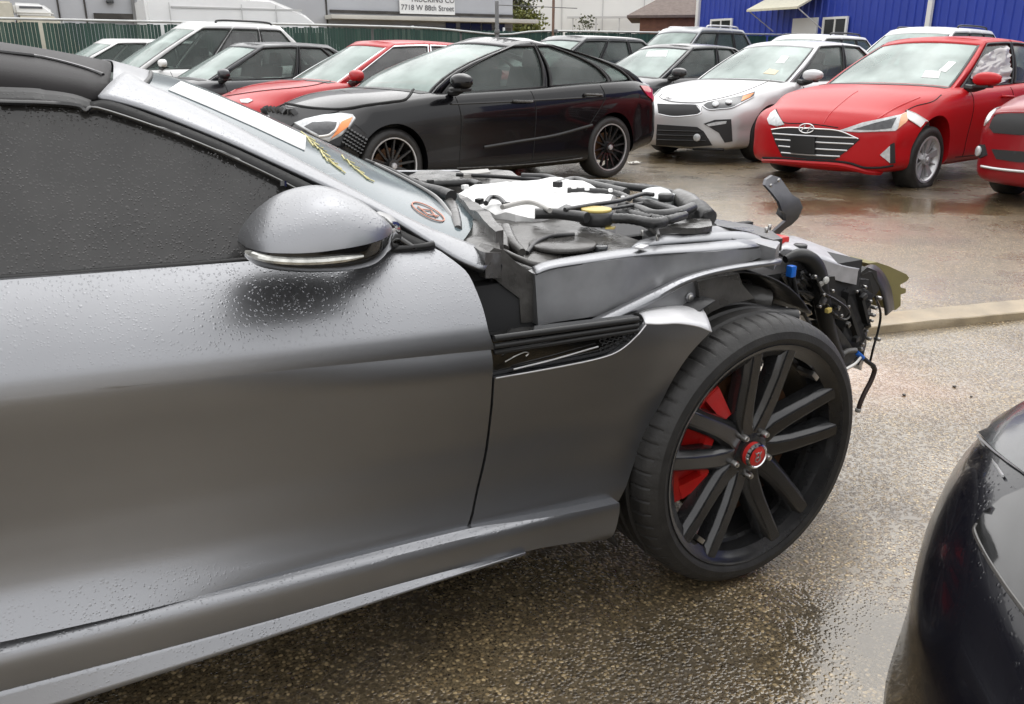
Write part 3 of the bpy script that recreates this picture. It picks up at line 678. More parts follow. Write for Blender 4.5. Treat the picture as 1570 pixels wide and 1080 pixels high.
def build_glass(P, root, m_body, m_ws, m_side, m_trim, m_rear=None):
    """cabin: roof and pillars as one shell, every pane its own part"""
    G = P['gh']
    side_breaks = []
    wins = G['wins']; t0, t1 = G.get('t', (.06, .90)); tb = G.get('tb', .035); bb = G.get('bb', .012)
    rows = sorted(set([0, t0 - tb, t0] + [lerp(t0, t1, k / 6) for k in range(1, 7)] + [t1 + tb, 1]))
    rows = [r for r in rows if 0 <= r <= 1]
    cols = {0.0, 1.0}
    for (b0, b1) in wins:
        cols |= {round(b0 - bb, 4), round(b0, 4), round(b1, 4), round(b1 + bb, 4)}
        nn = max(2, int((b1 - b0) / .05)); cols |= {round(lerp(b0, b1, k / nn), 4) for k in range(nn)}
    cols = sorted(c for c in cols if 0 <= c <= 1)
    us = [-1, -.955, -.925] + [lerp(-.925, .925, k / 12) for k in range(1, 12)] + [.925, .955, 1]
    bulge = G.get('bulge', .05)
    def w_(t): return lerp(G['wb'], G['wt'], t ** G.get('wp', 1.15)) + .022 * math.sin(math.pi * t)
    def xF(t): return lerp(G['xbf'], G['xtf'], t) + bulge * math.sin(math.pi * t) * .5
    def xR(t): return lerp(G['xbr'], G['xtr'], t) - G.get('bulger', bulge) * math.sin(math.pi * t) * .5
    bowf, bowr = G.get('bowf', .16), G.get('bowr', .14)
    def zrail(x): return herm(G['rail'], x)
    def zbelt(x): return herm(P['zs'], x) - .02
    cf = lambda t: xF(t) - bowf; cr_ = lambda t: xR(t) + bowr
    def zz(xb, xt, t): return lerp(zbelt(xb), zrail(xt), math.sin(t * math.pi / 2) ** G.get('zp', .9) if G.get('arc') else t)
    barrel = G.get('barrel', .035); crown = G.get('crown', .05)
    def side(b, t, s):
        xb, xt = lerp(cf(0), cr_(0), b), lerp(cf(1), cr_(1), b); x = lerp(cf(t), cr_(t), b)
        return Vector((x, s * w_(t) * (1 + barrel * (1 - (2 * b - 1) ** 2)), zz(xb, xt, t)))
    def front(u, t):
        return Vector((xF(t) - bowf * u * u, u * w_(t), zz(cf(0), cf(1), t) + crown * (1 - u * u) * t))
    def rear(u, t):
        return Vector((xR(t) + bowr * u * u, u * w_(t), zz(cr_(0), cr_(1), t) + crown * (1 - u * u) * t))
    def roof(u, b):
        xa, xb2 = xF(1) - bowf * u * u, xR(1) + bowr * u * u; x = lerp(xa, xb2, b); xs = lerp(cf(1), cr_(1), b)
        return Vector((x, u * w_(1) * (1 + barrel * (1 - (2 * b - 1) ** 2)), zrail(xs) + crown * (1 - abs(u) ** 2.2)))
    bmB = bmesh.new(); panes = {}
    def put(store, quad):
        bm = store; bm.faces.new([bm.verts.new(p) for p in quad])
    def inset(ps): return ps
    def region(fn, A, B, cls, flip):
        for i in range(len(A) - 1):
            for j in range(len(B) - 1):
                q = [fn(A[i], B[j]), fn(A[i + 1], B[j]), fn(A[i + 1], B[j + 1]), fn(A[i], B[j + 1])]
                if flip: q = q[::-1]
                k = cls((A[i] + A[i + 1]) / 2, (B[j] + B[j + 1]) / 2)
                if k is None: put(bmB, q)
                else: put(panes.setdefault(k, bmesh.new()), q)
    def cw(key, lo, hi, tlo):
        def c(u, t):
            if abs(u) < .925 and lo < t < hi: return key
            if abs(u) < .955 and tlo < t < hi: return 'window_trim'
            return None
        return c
    region(front, us, rows, cw('windscreen', rows[0] - 1, t1 + tb * .0, -1), False)
    region(rear, us, rows, cw('rear_window', t0, t1, 0), True)
    for s, nm in ((1, 'L'), (-1, 'R')):
        def cs(b, t):
            for k, (b0, b1) in enumerate(wins):
                if b0 < b < b1 and t0 < t < t1: return 'side_window%s%d' % (nm, k)
            for k, (b0, b1) in enumerate(wins):
                if b0 - bb < b < b1 + bb and t0 - tb < t < t1 + tb: return 'window_trim'
            if G.get('blackpillar') and wins[0][0] < b < wins[-1][1] and t0 - tb < t < t1 + tb: return 'window_trim'
            return None
        region(lambda b, t: side(b, t, s), cols, rows, cs, s > 0)
    bs = [k / 12 for k in range(13)]
    region(roof, us, bs, lambda u, b: None, False)
    bmesh.ops.remove_doubles(bmB, verts=bmB.verts, dist=.001)
    bmesh.ops.recalc_face_normals(bmB, faces=bmB.faces)
    me = bpy.data.meshes.new('roof'); bmB.to_mesh(me); bmB.free()
    cen = Vector(((G['xbf'] + G['xbr']) / 2, 0, .9))
    o = link('roof', me, m_body, root, sharp=50)
    sd = o.modifiers.new('t', 'SOLIDIFY'); sd.thickness = .03; sd.offset = -1
    for k, bm in panes.items():
        bmesh.ops.remove_doubles(bm, verts=bm.verts, dist=.001)
        if k != 'window_trim':
            bm.normal_update()
            for v in bm.verts:                     # glass sits a few millimetres inside its frame
                n = Vector((v.co.x - cen.x, v.co.y * 2.2, (v.co.z - cen.z) * 1.2)).normalized(); v.co -= n * .007
        nm = k.rstrip('LR0123456789')
        mt = {'windscreen': m_ws, 'rear_window': m_rear or m_ws, 'window_trim': m_trim}.get(nm, m_side)
        if callable(G.get('sidemat')) and nm == 'side_window': mt = G['sidemat'](int(k[-1])) or mt
        me = bpy.data.meshes.new(nm); bm.to_mesh(me); bm.free()
        ob = link(nm, me, mt, root, sharp=60); P.setdefault('_pane', {}).setdefault(k, ob)
        if nm == 'window_trim':
            sd = ob.modifiers.new('t', 'SOLIDIFY'); sd.thickness = .02; sd.offset = -.85
    return dict(side=side, front=front, rear=rear, w=w_)

SEAT = None
def add_interior(P, root):
    G = P['gh']; zb = herm(P['zs'], -1.5)
    bm = bmesh.new(); x0, x1 = G['xbf'] - .02, G['xbr'] + .1
    add_box(bm, ((x0 + x1) / 2, 0, zb - .02), (x0 - x1 - .75, G['wb'] * 1.7, .05), bev=.02)
    add_box(bm, (x0 - .42, 0, zb - .0), (.34, G['wb'] * 1.45, .07), bev=.03)
    link('cabin_trim', mesh_of('cabin_trim', bm), M_DARK, root)
    for y in (.37, -.37):
        bm = bmesh.new()
        add_box(bm, (G['xtf'] - .30, y, zb + .02), (.17, .44, .34), Matrix.Rotation(-.28, 3, 'Y'), .05)
        add_box(bm, (G['xtf'] - .40, y, zb + .27), (.10, .25, .17), Matrix.Rotation(-.2, 3, 'Y'), .04)
        link('seat', mesh_of('seat', bm), M_SEAT, root)
    bm = bmesh.new(); add_box(bm, (G['xtf'] - 1.15, 0, zb + .04), (.18, 1.15, .26), Matrix.Rotation(-.3, 3, 'Y'), .05); link('seat', mesh_of('seat', bm), M_SEAT, root)
    bm = bmesh.new(); t = [(math.cos(a) * .17, math.sin(a) * .17) for a in [2 * math.pi * k / 20 for k in range(21)]]
    add_tube(bm, [(x0 - .50 - .5 * z * .55, .37 + y, zb + .06 + z * .8) for y, z in t], .015, 6, cap=False)
    link('steering_wheel', mesh_of('steering_wheel', bm), M_DARK, root)

def add_mirror(root, x, y, z, s, m_cap, scale=1.0):
    """door mirror: shaped housing on a short arm. s=+1 left side"""
    mr = empty('door_mirror', (x, y, z), 0, root)
    v, f = [], []; nu, nv = 14, 10
    for i in range(nu + 1):
        a = i / nu; ww = math.sin(math.pi * min(max(a, .02), .98)) ** .3
        yy = lerp(-.105, .105, a) * scale
        for j in range(nv * 2):
            th = math.pi * j / nv; cx, cz = math.cos(th), math.sin(th)
            fx = .085 * ww * (1 if cx > 0 else .35) * scale
            v.append((cx * fx * (1 - .18 * a), s * yy, (abs(cz) ** .6) * (1 if cz > 0 else -1) * .062 * ww * scale * (1 - .15 * a)))
    m = nv * 2
    for i in range(nu):
        for j in range(m): f.append((i * m + j, i * m + (j + 1) % m, (i + 1) * m + (j + 1) % m, (i + 1) * m + j))
    f.append(tuple(range(m))); f.append(tuple(range(nu * m, nu * m + m)))
    link('mirror_cap', pyd('mirror_cap', v, f, True), m_cap, mr, sharp=70)
    bm = bmesh.new(); add_tube(bm, smooth_path([(.0, -s * .17 * scale, -.07 * scale), (0, -s * .10 * scale, -.075 * scale), (.0, -s * .02, -.05 * scale)]), [.03 * scale] * 9, 8)
    add_box(bm, (.0, -s * .03 * scale, -.058 * scale), (.10 * scale, .13 * scale, .022 * scale), bev=.008)
    link('mirror_arm', mesh_of('mirror_arm', bm), M_BLK, mr)
    return mr

class Car:
    def __init__(s, name, P, loc, heading, m_body, label, cat='car', group=None, m_side=None, m_ws=None, trim=None, interior=True, wheel=('ten', None), m_lip=None, m_sp=None, steer=0, m_cap=None, wheels=True, cap_z=0, flat=None, m_disc=None, m_rear=None):
        s.P = P; s.root = empty(name, (loc[0], loc[1], 0), heading); tag(s.root, label, cat, group)
        bpy.context.view_layer.update(); s.M = s.root.matrix_world.copy(); s.Mi = s.M.inverted(); s.m_body = m_body
        me = build_body(P); me.materials.clear(); me.materials.append(m_body); me.materials.append(M_DARK)
        s.body = link('body', me, None, s.root, sharp=38)
        s.g = build_glass(P, s.root, m_body, m_ws or M_GLS, m_side or M_GSIDE, trim or M_BLK, m_rear)
        s.tree = BVHTree.FromPolygons([v.co for v in me.vertices], [tuple(p.vertices) for p in me.polygons])
        if interior: add_interior(P, s.root)
        W = P['W']
        if wheels:
            for x in (0, -P['wb']):
                for sg in (1, -1):
                    add_wheel(s.root, x, sg * (W - .150 + P.get('woff', 0)), wheel[0], P['rad'], P['rim'], P.get('tw', .225), m_lip or M_ALU, m_sp or M_ALU, steer if x == 0 else 0,
                              flat=(.055 if flat == (x == 0, sg) else 0), m_disc=m_disc)
        if P.get('mirror'):
            mx, my, mz = P['mirror']
            for sg in P.get('mirrors', (1,)): add_mirror(s.root, mx, sg * my, mz, sg, m_cap or m_body, P.get('ms', 1.0))
    # ---- draping on the body
    def hit_px(s, px, py):
        o = s.Mi @ CAM; d = (s.Mi.to_3x3() @ ray(px, py)).normalized()
        h = s.tree.ray_cast(o, d)
        if h[0] is not None: return h[0], h[1]
        # off the silhouette: nearest surface to the closest pass of the ray
        c = Vector((0, 0, .6)); t = (c - o).dot(d); h = s.tree.find_nearest(o + d * t); return h[0], h[1]
    def patch_px(s, name, outline, mat, off=.006, res=6, parent=None, smooth=True, mirror=False):
        V, F = fill2d([Vector(p) for p in outline], res)
        o = s.Mi @ CAM; M3 = s.Mi.to_3x3(); hits = []
        for p in V:
            d = (M3 @ ray(p.x, p.y)).normalized(); h = s.tree.ray_cast(o, d); hits.append((d, h))
        good = [(V[i], hits[i][1][3]) for i in range(len(V)) if hits[i][1][0] is not None]; pts = []
        for i, (d, h) in enumerate(hits):
            if h[0] is None:                        # outside the silhouette: closest body point at the neighbours' range
                t = min(good, key=lambda g: (g[0] - V[i]).length_squared)[1] if good else (Vector((0, 0, .6)) - o).length
                h = s.tree.find_nearest(o + d * t)
            pts.append(h[0] + h[1] * off)
        return s._solid(name, pts, F, mat, off + .004, parent, mirror)
    def pane_px(s, name, pane, outline, mat, off=.004, res=8, parent=None, wav=0.0):
        """a sheet lying on one window pane"""
        pn = s.P['_pane'][pane]; tr = BVHTree.FromPolygons([v.co for v in pn.data.vertices], [tuple(p.vertices) for p in pn.data.polygons])
        V, F = fill2d([Vector(p) for p in outline], res); pts = []
        o = s.Mi @ CAM; nn = Vector()
        for p in V:
            d = (s.Mi.to_3x3() @ ray(p.x, p.y)).normalized(); h = tr.ray_cast(o, d)
            if h[0] is None:
                c = pn.data.vertices[0].co; t = (c - o).dot(d); h = tr.find_nearest(o + d * t)
            n = h[1] if h[1].dot(o - h[0]) > 0 else -h[1]; nn += n
            pts.append(h[0] + n * (off + wav * noise.noise(Vector((p.x * .12, p.y * .12, 3)))))
        nn.normalize(); me = pyd(name, pts, F); bm = bmesh.new(); bm.from_mesh(me); flange(bm, -nn * .002); me2 = bpy.data.meshes.new(name); bm.to_mesh(me2); bm.free()
        return link(name, me2, mat, parent or pn, sharp=60)
    def _solid(s, name, pts, F, mat, depth, parent, mirror):
        me = pyd(name, pts, F, False); bm = bmesh.new(); bm.from_mesh(me); bmesh.ops.recalc_face_normals(bm, faces=bm.faces)
        cs = sum((v.co for v in bm.verts), Vector()) / len(bm.verts)
        h = s.tree.find_nearest(cs); nn = h[1] if h[1] is not None else Vector((0, 0, 1))
        bm.normal_update(); avg = sum((f.normal * f.calc_area() for f in bm.faces), Vector())
        if avg.dot(nn) < 0: bmesh.ops.reverse_faces(bm, faces=bm.faces)
        flange(bm, -nn * depth)
        me2 = bpy.data.meshes.new(name); bm.to_mesh(me2); bm.free()
        o = link(name, me2, mat, parent or s.root, sharp=45)
        if mirror:
            m3 = me2.copy(); m3.transform(Matrix.Diagonal((1, -1, 1, 1))); m3.flip_normals(); link(name, m3, mat, parent or s.root, sharp=45)
        return o
    def patch(s, name, outline, axis, mat, off=.006, res=.04, parent=None, mirror=False, sign=1):
        """outline in local (a, b): axis 'x' = front (y, z) cast from the nose; 'y' = side (x, z); 'z' = from above (x, y)"""
        V, F = fill2d([Vector(p) for p in outline], res); pts = []
        for p in V:
            if axis == 'x': o, d = Vector((3 * sign, p.x, p.y)), Vector((-sign, 0, 0))
            elif axis == 'y': o, d = Vector((p.x, 3 * sign, p.y)), Vector((0, -sign, 0))
            else: o, d = Vector((p.x, p.y, 3)), Vector((0, 0, -1))
            h = s.tree.ray_cast(o, d)
            if h[0] is None: h = s.tree.find_nearest(o + d * (2.2 if axis != 'x' else 2.3))
            pts.append(h[0] + h[1] * off)
        return s._solid(name, pts, F, mat, off + .004, parent, mirror)
    def line(s, name, pts2, axis, mat, rad=.004, parent=None, mirror=False, sign=1, off=.001):
        pts = []
        sp = smooth_path([Vector((*p, 0)) for p in pts2], 6)
        for p in sp:
            o, d = {'x': (Vector((3 * sign, p.x, p.y)), Vector((-sign, 0, 0))), 'y': (Vector((p.x, 3 * sign, p.y)), Vector((0, -sign, 0))), 'z': (Vector((p.x, p.y, 3)), Vector((0, 0, -1)))}[axis]
            h = s.tree.ray_cast(o, d)
            if h[0] is not None: pts.append(h[0] + h[1] * off)
        if len(pts) < 2: return None
        bm = bmesh.new(); add_tube(bm, pts, rad, 6); me = mesh_of(name, bm); o = link(name, me, mat, parent or s.root)
        if mirror:
            m3 = me.copy(); m3.transform(Matrix.Diagonal((1, -1, 1, 1))); m3.flip_normals(); link(name, m3, mat, parent or s.root)
        return o
    def line_px(s, name, pts2, mat, rad=.004, parent=None, off=.002, n=5):
        pts = []
        for p in smooth_path([Vector((*q, 0)) for q in pts2], n):
            h, nn = s.hit_px(p.x, p.y); pts.append(h + nn * off)
        bm = bmesh.new(); add_tube(bm, pts, rad, 6); return link(name, mesh_of(name, bm), mat, parent or s.root)

def sedan(**k):
    """a mid size saloon, metres; override any key"""
    P = dict(fo=.90, wb=2.70, ro=1.02, W=.90, rad=.325, rim=.225, tw=.215, arch=.362, fa=.40, fp=2.6, ra=.30, zbmin=.2,
             wm=[(-3.75, .90), (-3.2, .965), (-2.6, 1.0), (-1.5, .985), (-.6, .985), (0, 1.0), (.45, .985), (.9, .93)],
             zs=[(-3.75, .98), (-3.2, 1.0), (-2.4, .985), (-1.4, .955), (-.6, .93), (0, .87), (.45, .79), (.9, .70)],
             zt=[(-3.75, 1.05), (-3.3, 1.09), (-2.9, 1.06), (-2.5, 1.0), (-1.4, .96), (-.75, .985), (-.45, .985), (0, .94), (.5, .86), (.9, .745)],
             zb=[(-3.75, .30), (-3.2, .22), (-2.5, .165), (0, .16), (.5, .16), (.9, .165)],
             fprof=[(.15, .07), (.24, .0), (.5, 0), (.60, .015), (.66, .05), (.72, .14)], rprof=[(.2, .08), (.45, 0), (.75, .03), (1.0, .10)],
             mirror=(-.66, 1.0, 1.03), ms=1.22)
    P['gh'] = dict(xbf=-.30, xtf=-1.28, xbr=-3.32, xtr=-2.62, wb=.745, wt=.56, rail=[(-3.0, 1.32), (-2.5, 1.395), (-1.9, 1.425), (-1.3, 1.40)], crown=.045, wins=[(.055, .475), (.515, .80), (.825, .90)])
    gh = k.pop('gh', {}); P.update(k); P['gh'].update(gh); return P

# ================================================================== PARKED CARS
def paint(name, col, metal=0.2, rough=0.32, coat=0.7, coatr=0.06, spec=.5):
    return pm(name, col, rough=rough, metal=metal, coat=coat, coatr=coatr, spec=spec, noise_amt=0.05, noise_scale=2, drops=0.12, drop_scale=90)
P_BLACK = pm('wet black paint', (0.004, 0.004, 0.005), rough=.25, coat=.55, coatr=.04, spec=.15)
P_SILV = paint('wet silver white paint', (0.56, 0.56, 0.565), 0.3, 0.38, coat=.5)
P_RED = paint('wet bright red paint', (0.44, 0.006, 0.010), 0.0, 0.45, coat=.2, coatr=.12, spec=.25)
P_RED2 = paint('wet mid red paint', (0.42, 0.018, 0.022), 0.0, 0.4, coat=.35, coatr=.12, spec=.3)
P_MAR = paint('wet deep red paint', (0.26, 0.005, 0.010), 0.0, 0.36, coat=.4, coatr=.1, spec=.3)
P_CHAR = paint('wet charcoal paint', (0.022, 0.024, 0.028), 0.2, 0.32, coat=.5)
P_WHITE = paint('wet white paint', (0.80, 0.80, 0.79), 0.0, 0.35)
P_DGREY = paint('wet dark grey paint', (0.035, 0.035, 0.037), 0.2, 0.32, coat=.5)
P_LGREY = paint('wet pale grey paint', (0.22, 0.23, 0.24), 0.4, 0.34)
P_NAVY = pm('wet near black paint', (0.004, 0.004, 0.007), rough=.22, coat=.35, coatr=.03, spec=.25, drops=.2, drop_scale=150)
GRP = 'cars parked in rows across the lot'
M_GAP = pm('panel gap', (0.006, 0.006, 0.006), rough=.8)

def common(c, handles=True, m_handle=None, belt=None):
    """shut lines, handles, fuel door, lamps that every saloon shares; both sides"""
    P = c.P; z = lambda x: herm(P['zs'], x)
    for xx in (-.72, -1.62):
        c.line('shut_line', [(xx + .03, z(xx) - .03), (xx, z(xx) - .2), (xx - .0, .5), (xx + .02, .26)], 'y', M_GAP, .004, mirror=True)
    c.line('shut_line', [(-2.52, z(-2.5) - .03), (-2.55, z(-2.5) - .16), (-2.42, .66), (-2.30, .52)], 'y', M_GAP, .004, mirror=True)
    c.line('shut_line', [(-2.2, .27), (-1.4, .25), (-.55, .26)], 'y', M_GAP, .004, mirror=True)
    G = P['gh']; us = [k / 10 - 1 for k in range(21)]; bw = G.get('bowf', .16)
    c.patch('scuttle', [(G['xbf'] - bw * u * u + .075, u * G['wb'] * .97) for u in us] + [(G['xbf'] - bw * u * u - .03, u * G['wb'] * .97) for u in us[::-1]], 'z', M_BLK, .004, .06)
    if handles:
        for xx in (-1.45, -2.38):
            for sg in (1, -1):
                h = c.tree.ray_cast(Vector((xx, 3 * sg, z(xx) - .115)), Vector((0, -sg, 0)))
                if h[0] is not None:
                    bm = bmesh.new(); add_tube(bm, smooth_path([h[0] + Vector((dx, sg * dy, .004 * dx * 10)) for dx, dy in ((-.11, .0), (-.09, .035), (.09, .035), (.11, .0))]), [.014] * 13, 8)
                    link('door_handle', mesh_of('door_handle', bm), m_handle or c.m_body, c.root)

def badge_ring(c, px, py, a, b, mat, kind):
    """small emblem standing off the nose at a photo pixel"""
    h, n = c.hit_px(px, py); e = empty('badge', h + n * .012, 0, c.root); q = n.to_track_quat('X', 'Z'); e.rotation_euler = q.to_euler()
    bm = bmesh.new(); add_tube(bm, [Vector((0, a * math.cos(t), b * math.sin(t))) for t in [2 * math.pi * k / 28 for k in range(29)]], .006, 6, cap=False)
    link('badge_ring', mesh_of('badge_ring', bm), mat, e)
    if kind == 'H':
        bm = bmesh.new(); s = .28
        for yy in (-.42, .42): add_tube(bm, smooth_path([Vector((0, a * (yy + s * k), b * k)) for k in (-.72, -.2, .3, .72)], 3), .007, 6)
        add_tube(bm, [Vector((0, -.5 * a, -.12 * b)), Vector((0, 0, 0)), Vector((0, .5 * a, .12 * b))], .006, 6)
        link('badge_letter', mesh_of('badge_letter', bm), mat, e)
    else:
        o = lettering(kind, b * 1.15, (0.0, 0, 0), mat, e, 'badge_letter', rot=(math.pi / 2, 0, math.pi / 2))

# --- black four door saloon
P = sedan(fo=.88, wb=2.70, ro=.98, W=.89, rad=.325, rim=.242, arch=.352,
          zs=[(-3.7, .93), (-3.3, .985), (-2.7, .995), (-1.6, .955), (-.6, .915), (0, .86), (.45, .78), (.88, .69)],
          zt=[(-3.7, 1.02), (-3.3, 1.07), (-2.9, 1.06), (-2.5, 1.0), (-1.4, .95), (-.75, .97), (-.45, .97), (0, .94), (.5, .86), (.88, .74)],
          gh=dict(xbf=-.30, xtf=-1.60, xbr=-3.42, xtr=-2.02, wb=.74, wt=.54, bulge=.46, bulger=.62, rail=[(-2.3, 1.365), (-1.95, 1.385), (-1.7, 1.385), (-1.45, 1.37)], crown=.05, wins=[(.05, .47), (.515, .80), (.825, .93)], t=(.05, .88)))
CLA = Car('black_sedan', P, (1.35, 6.69), R(189.0), P_BLACK, 'black saloon seen side on with silver ringed wheels, parked behind the engine bay', group=GRP, wheel=('multi', None), m_lip=M_ALU, m_sp=M_RIM, steer=R(3))
common(CLA, m_handle=M_PLA)
hl = CLA.patch_px('headlight', [(452, 190), (468, 184), (494, 178), (523, 175), (541, 177), (545, 182), (537, 193), (521, 207), (504, 215), (494, 212), (472, 201)], M_LENS, .012, 5, mirror=True)
CLA.patch_px('lamp_reflector', [(468, 196), (480, 190), (505, 189), (517, 190), (512, 201), (500, 208), (490, 207), (478, 201)], M_LAMPD, .018, 5)
CLA.patch_px('amber_marker', [(524, 189), (541, 182), (533, 196), (519, 206), (508, 213), (516, 201)], M_AMB, .018, 5)
CLA.line_px('lamp_strip', [(519, 189), (516, 199), (505, 208), (491, 210)], M_PAPER, .010, off=.022)
CLA.line_px('bonnet_gap', [(404, 152), (421, 156), (443, 160), (478, 166), (523, 168), (563, 162), (600, 157), (622, 153), (634, 138)], M_GAP, .013)
CLA.patch_px('open_grille', [(402, 158), (440, 164), (480, 169), (520, 171), (500, 176), (470, 183), (452, 189), (440, 200), (420, 190)], M_DARK, .006, 6)
bm = bmesh.new(); rn = random.Random(5)
for k in range(9):
    h, n = CLA.hit_px(404 + k * 6, 170 + k * .8); add_box(bm, h + n * .02, (.05, .03, .06), Matrix.Rotation(rn.uniform(-.8, .8), 3, (1, 1, 0)), .008)
o = link('broken_grille_bits', mesh_of('broken_grille_bits', bm), M_PLA2, CLA.root); o['kind'] = 'stuff'
gr_ = CLA.patch_px('bumper_grille', [(545, 192), (562, 206), (572, 214), (560, 228), (548, 236), (532, 222), (526, 208)], M_DARK, .006, 5)
bm = bmesh.new()
for k in range(8):
    for j in range(5):
        h, n = CLA.hit_px(534 + k * 4.4 - j * 2.2, 199 + k * 2.6 + j * 5.0); add_box(bm, h + n * .012, (.022, .02, .02), Matrix.Rotation(.6, 3, 'X'), .004)
o = link('grille_mesh', mesh_of('grille_mesh', bm), M_BLKG, gr_); o['kind'] = 'stuff'
CLA.patch_px('tail_lamp', [(981, 132), (992, 133), (1001, 138), (1007, 152), (1003, 156), (992, 147)], M_TAIL, .01, 4, mirror=True)
CLA.line_px('body_crease', [(742, 226), (790, 218), (850, 208), (908, 192)], P_BLACK, .016, off=-.004); CLA.line_px('sill_trim', [(700, 258), (780, 254), (850, 248), (903, 241)], M_PLA, .006)
CLA.line_px('shoulder_crease', [(690, 160), (760, 157), (840, 153), (925, 148)], P_BLACK, .010, off=-.003)

# --- silver white saloon
KIA = Car('silver_sedan', sedan(fo=.92, gh=dict(wins=[(.055, .46), (.50, .86)])), (6.61, 7.40), R(190), P_SILV, 'silver white saloon with amber lamp corners between the black saloon and the red saloon', group=GRP, wheel=('split', None), m_sp=M_ALU)
common(KIA)
g = KIA.patch_px('grille', [(1008, 160), (1031, 161), (1067, 162), (1074, 171), (1069, 175), (1033, 178), (1010, 174)], M_DARK, .008, 5)
KIA.line_px('grille_rim', [(1008, 159), (1031, 160), (1068, 161), (1075, 171), (1069, 176), (1034, 179), (1010, 175)], M_CHR, .007, g)
g = KIA.patch_px('lower_grille', [(1008, 191), (1040, 193), (1069, 195), (1079, 202), (1092, 223), (1058, 225), (1006, 222)], M_DARK, .008, 6)
for yy in (200, 207, 214): KIA.line_px('grille_bar', [(1009, yy), (1040, yy + 1), (1074 + (yy - 200) * .6, yy + 2)], M_BLK, .008, g, off=.012)
h, n = KIA.hit_px(1069, 211); o = cyl('fog_lamp', h + n * .01, .045, .03, M_LENS, KIA.root, axis='z', seg=18); o.rotation_euler = n.to_track_quat('Z', 'Y').to_euler()
g = KIA.patch_px('side_intake', [(1079, 190), (1096, 184), (1121, 183), (1123, 217), (1111, 219), (1102, 204), (1089, 196)], M_DARK, .008, 5, mirror=True)
KIA.patch_px('intake_strip', [(1083, 191), (1098, 187), (1114, 186), (1113, 190), (1099, 192), (1087, 194)], M_LENS, .014, 4, g)
g = KIA.patch_px('headlight', [(1077, 163), (1085, 158), (1113, 152), (1140, 147), (1158, 141), (1155, 149), (1136, 159), (1122, 166), (1087, 169)], M_LAMPD, .010, 5, mirror=True)
KIA.line_px('lamp_rim', [(1077, 163), (1087, 169), (1105, 168), (1122, 166), (1137, 159), (1156, 149)], M_CHR, .006, g, off=.012)
for (px, py) in ((1097, 162), (1117, 159)):
    h, n = KIA.hit_px(px, py); o = cyl('lamp_projector', h + n * .02, .040, .02, M_LENS, g, seg=18); o.rotation_euler = n.to_track_quat('Z', 'Y').to_euler()
KIA.patch_px('amber_marker', [(1136, 157), (1139, 149), (1156, 144), (1149, 151)], M_AMB, .016, 4, g)
KIA.line_px('front_lip', [(1004, 224), (1040, 228), (1080, 228), (1110, 229)], M_BLK, .022); KIA.line_px('bonnet_gap', [(1015, 144), (1012, 150), (1030, 156), (1065, 158), (1085, 155), (1120, 147), (1150, 137), (1190, 120)], M_GAP, .004)
badge_ring(KIA, 1025, 151, .065, .032, M_CHR, 'KIA')
KIA.pane_px('paper', 'windscreen', [(1189, 97), (1199, 86), (1210, 87), (1202, 97)], M_PAPER); KIA.pane_px('paper', 'windscreen', [(1170, 113), (1180, 106), (1194, 109), (1188, 115)], pm('tan paper', (.72, .62, .42), rough=.6))

# --- bright red saloon
ELA = Car('red_sedan', sedan(fo=.92, gh=dict(wins=[(.055, .46), (.50, .86)])), (6.37, 4.98), R(188), P_RED, 'bright red saloon with a flat front tyre and white tape on its wing', group=GRP, wheel=('split', None), flat=(True, 1))
common(ELA)
g = ELA.patch_px('grille', [(1183, 201), (1190, 196), (1240, 197), (1285, 200), (1318, 214), (1300, 230), (1280, 245), (1240, 244), (1200, 240), (1190, 220)], M_DARK, .008, 6)
for (a, b) in (((1186, 205), (1313, 212)), ((1190, 214), (1309, 221)), ((1195, 224), (1299, 231)), ((1199, 234), (1288, 240))):
    ELA.line_px('grille_bar', [a, ((a[0] + b[0]) / 2, (a[1] + b[1]) / 2 + .6), b], M_ALU, .008, g, off=.010)
ELA.line_px('grille_rim', [(1184, 199), (1210, 196), (1250, 198), (1286, 201), (1316, 213)], M_CHR, .007, g, off=.010)
ELA.patch_px('plate_holder', [(1215, 208), (1251, 210), (1251, 236), (1214, 234)], M_PLATE, .03, 6)
badge_ring(ELA, 1237.5, 197.5, .083, .045, M_CHR, 'H')
g = ELA.patch_px('headlight', [(1285, 201), (1322, 189), (1352, 183), (1380, 177), (1389, 173), (1390, 186), (1372, 201), (1316, 203)], M_LENS, .010, 5)
ELA.patch_px('lamp_reflector', [(1308, 199), (1340, 190), (1374, 182), (1366, 197), (1340, 200)], M_LAMPD, .016, 5, g); ELA.patch_px('amber_marker', [(1381, 178), (1389, 174), (1390, 186), (1376, 198)], pm('pale amber', (.72, .34, .16), rough=.25, coat=.8), .016, 4, g)
ELA.patch_px('headlight', [(1177, 183), (1182, 174), (1189, 169), (1196, 181), (1203, 191), (1192, 194), (1180, 191)], M_LENS, .010, 4)
ELA.patch_px('side_intake', [(1365, 222), (1371, 219), (1372, 250), (1364, 251)], M_DARK, .010, 4); ELA.patch_px('fog_reflector', [(1349, 238), (1364, 224), (1364, 250)], M_LENS, .010, 4)
ELA.line_px('lip_gap', [(1170, 242), (1200, 243), (1240, 246), (1285, 248), (1305, 251), (1325, 257), (1350, 257), (1369, 254)], M_GAP, .012)
ELA.line_px('front_lip', [(1171, 246), (1200, 247), (1240, 250), (1285, 253), (1310, 258), (1335, 264), (1370, 264), (1392, 262)], P_RED, .030, off=.0)
ELA.line_px('bonnet_gap', [(1190, 168), (1196, 181), (1205, 189), (1240, 190), (1285, 196)], M_GAP, .005); ELA.line_px('bonnet_gap', [(1388, 171), (1404, 163), (1430, 156), (1443, 146)], M_GAP, .005)
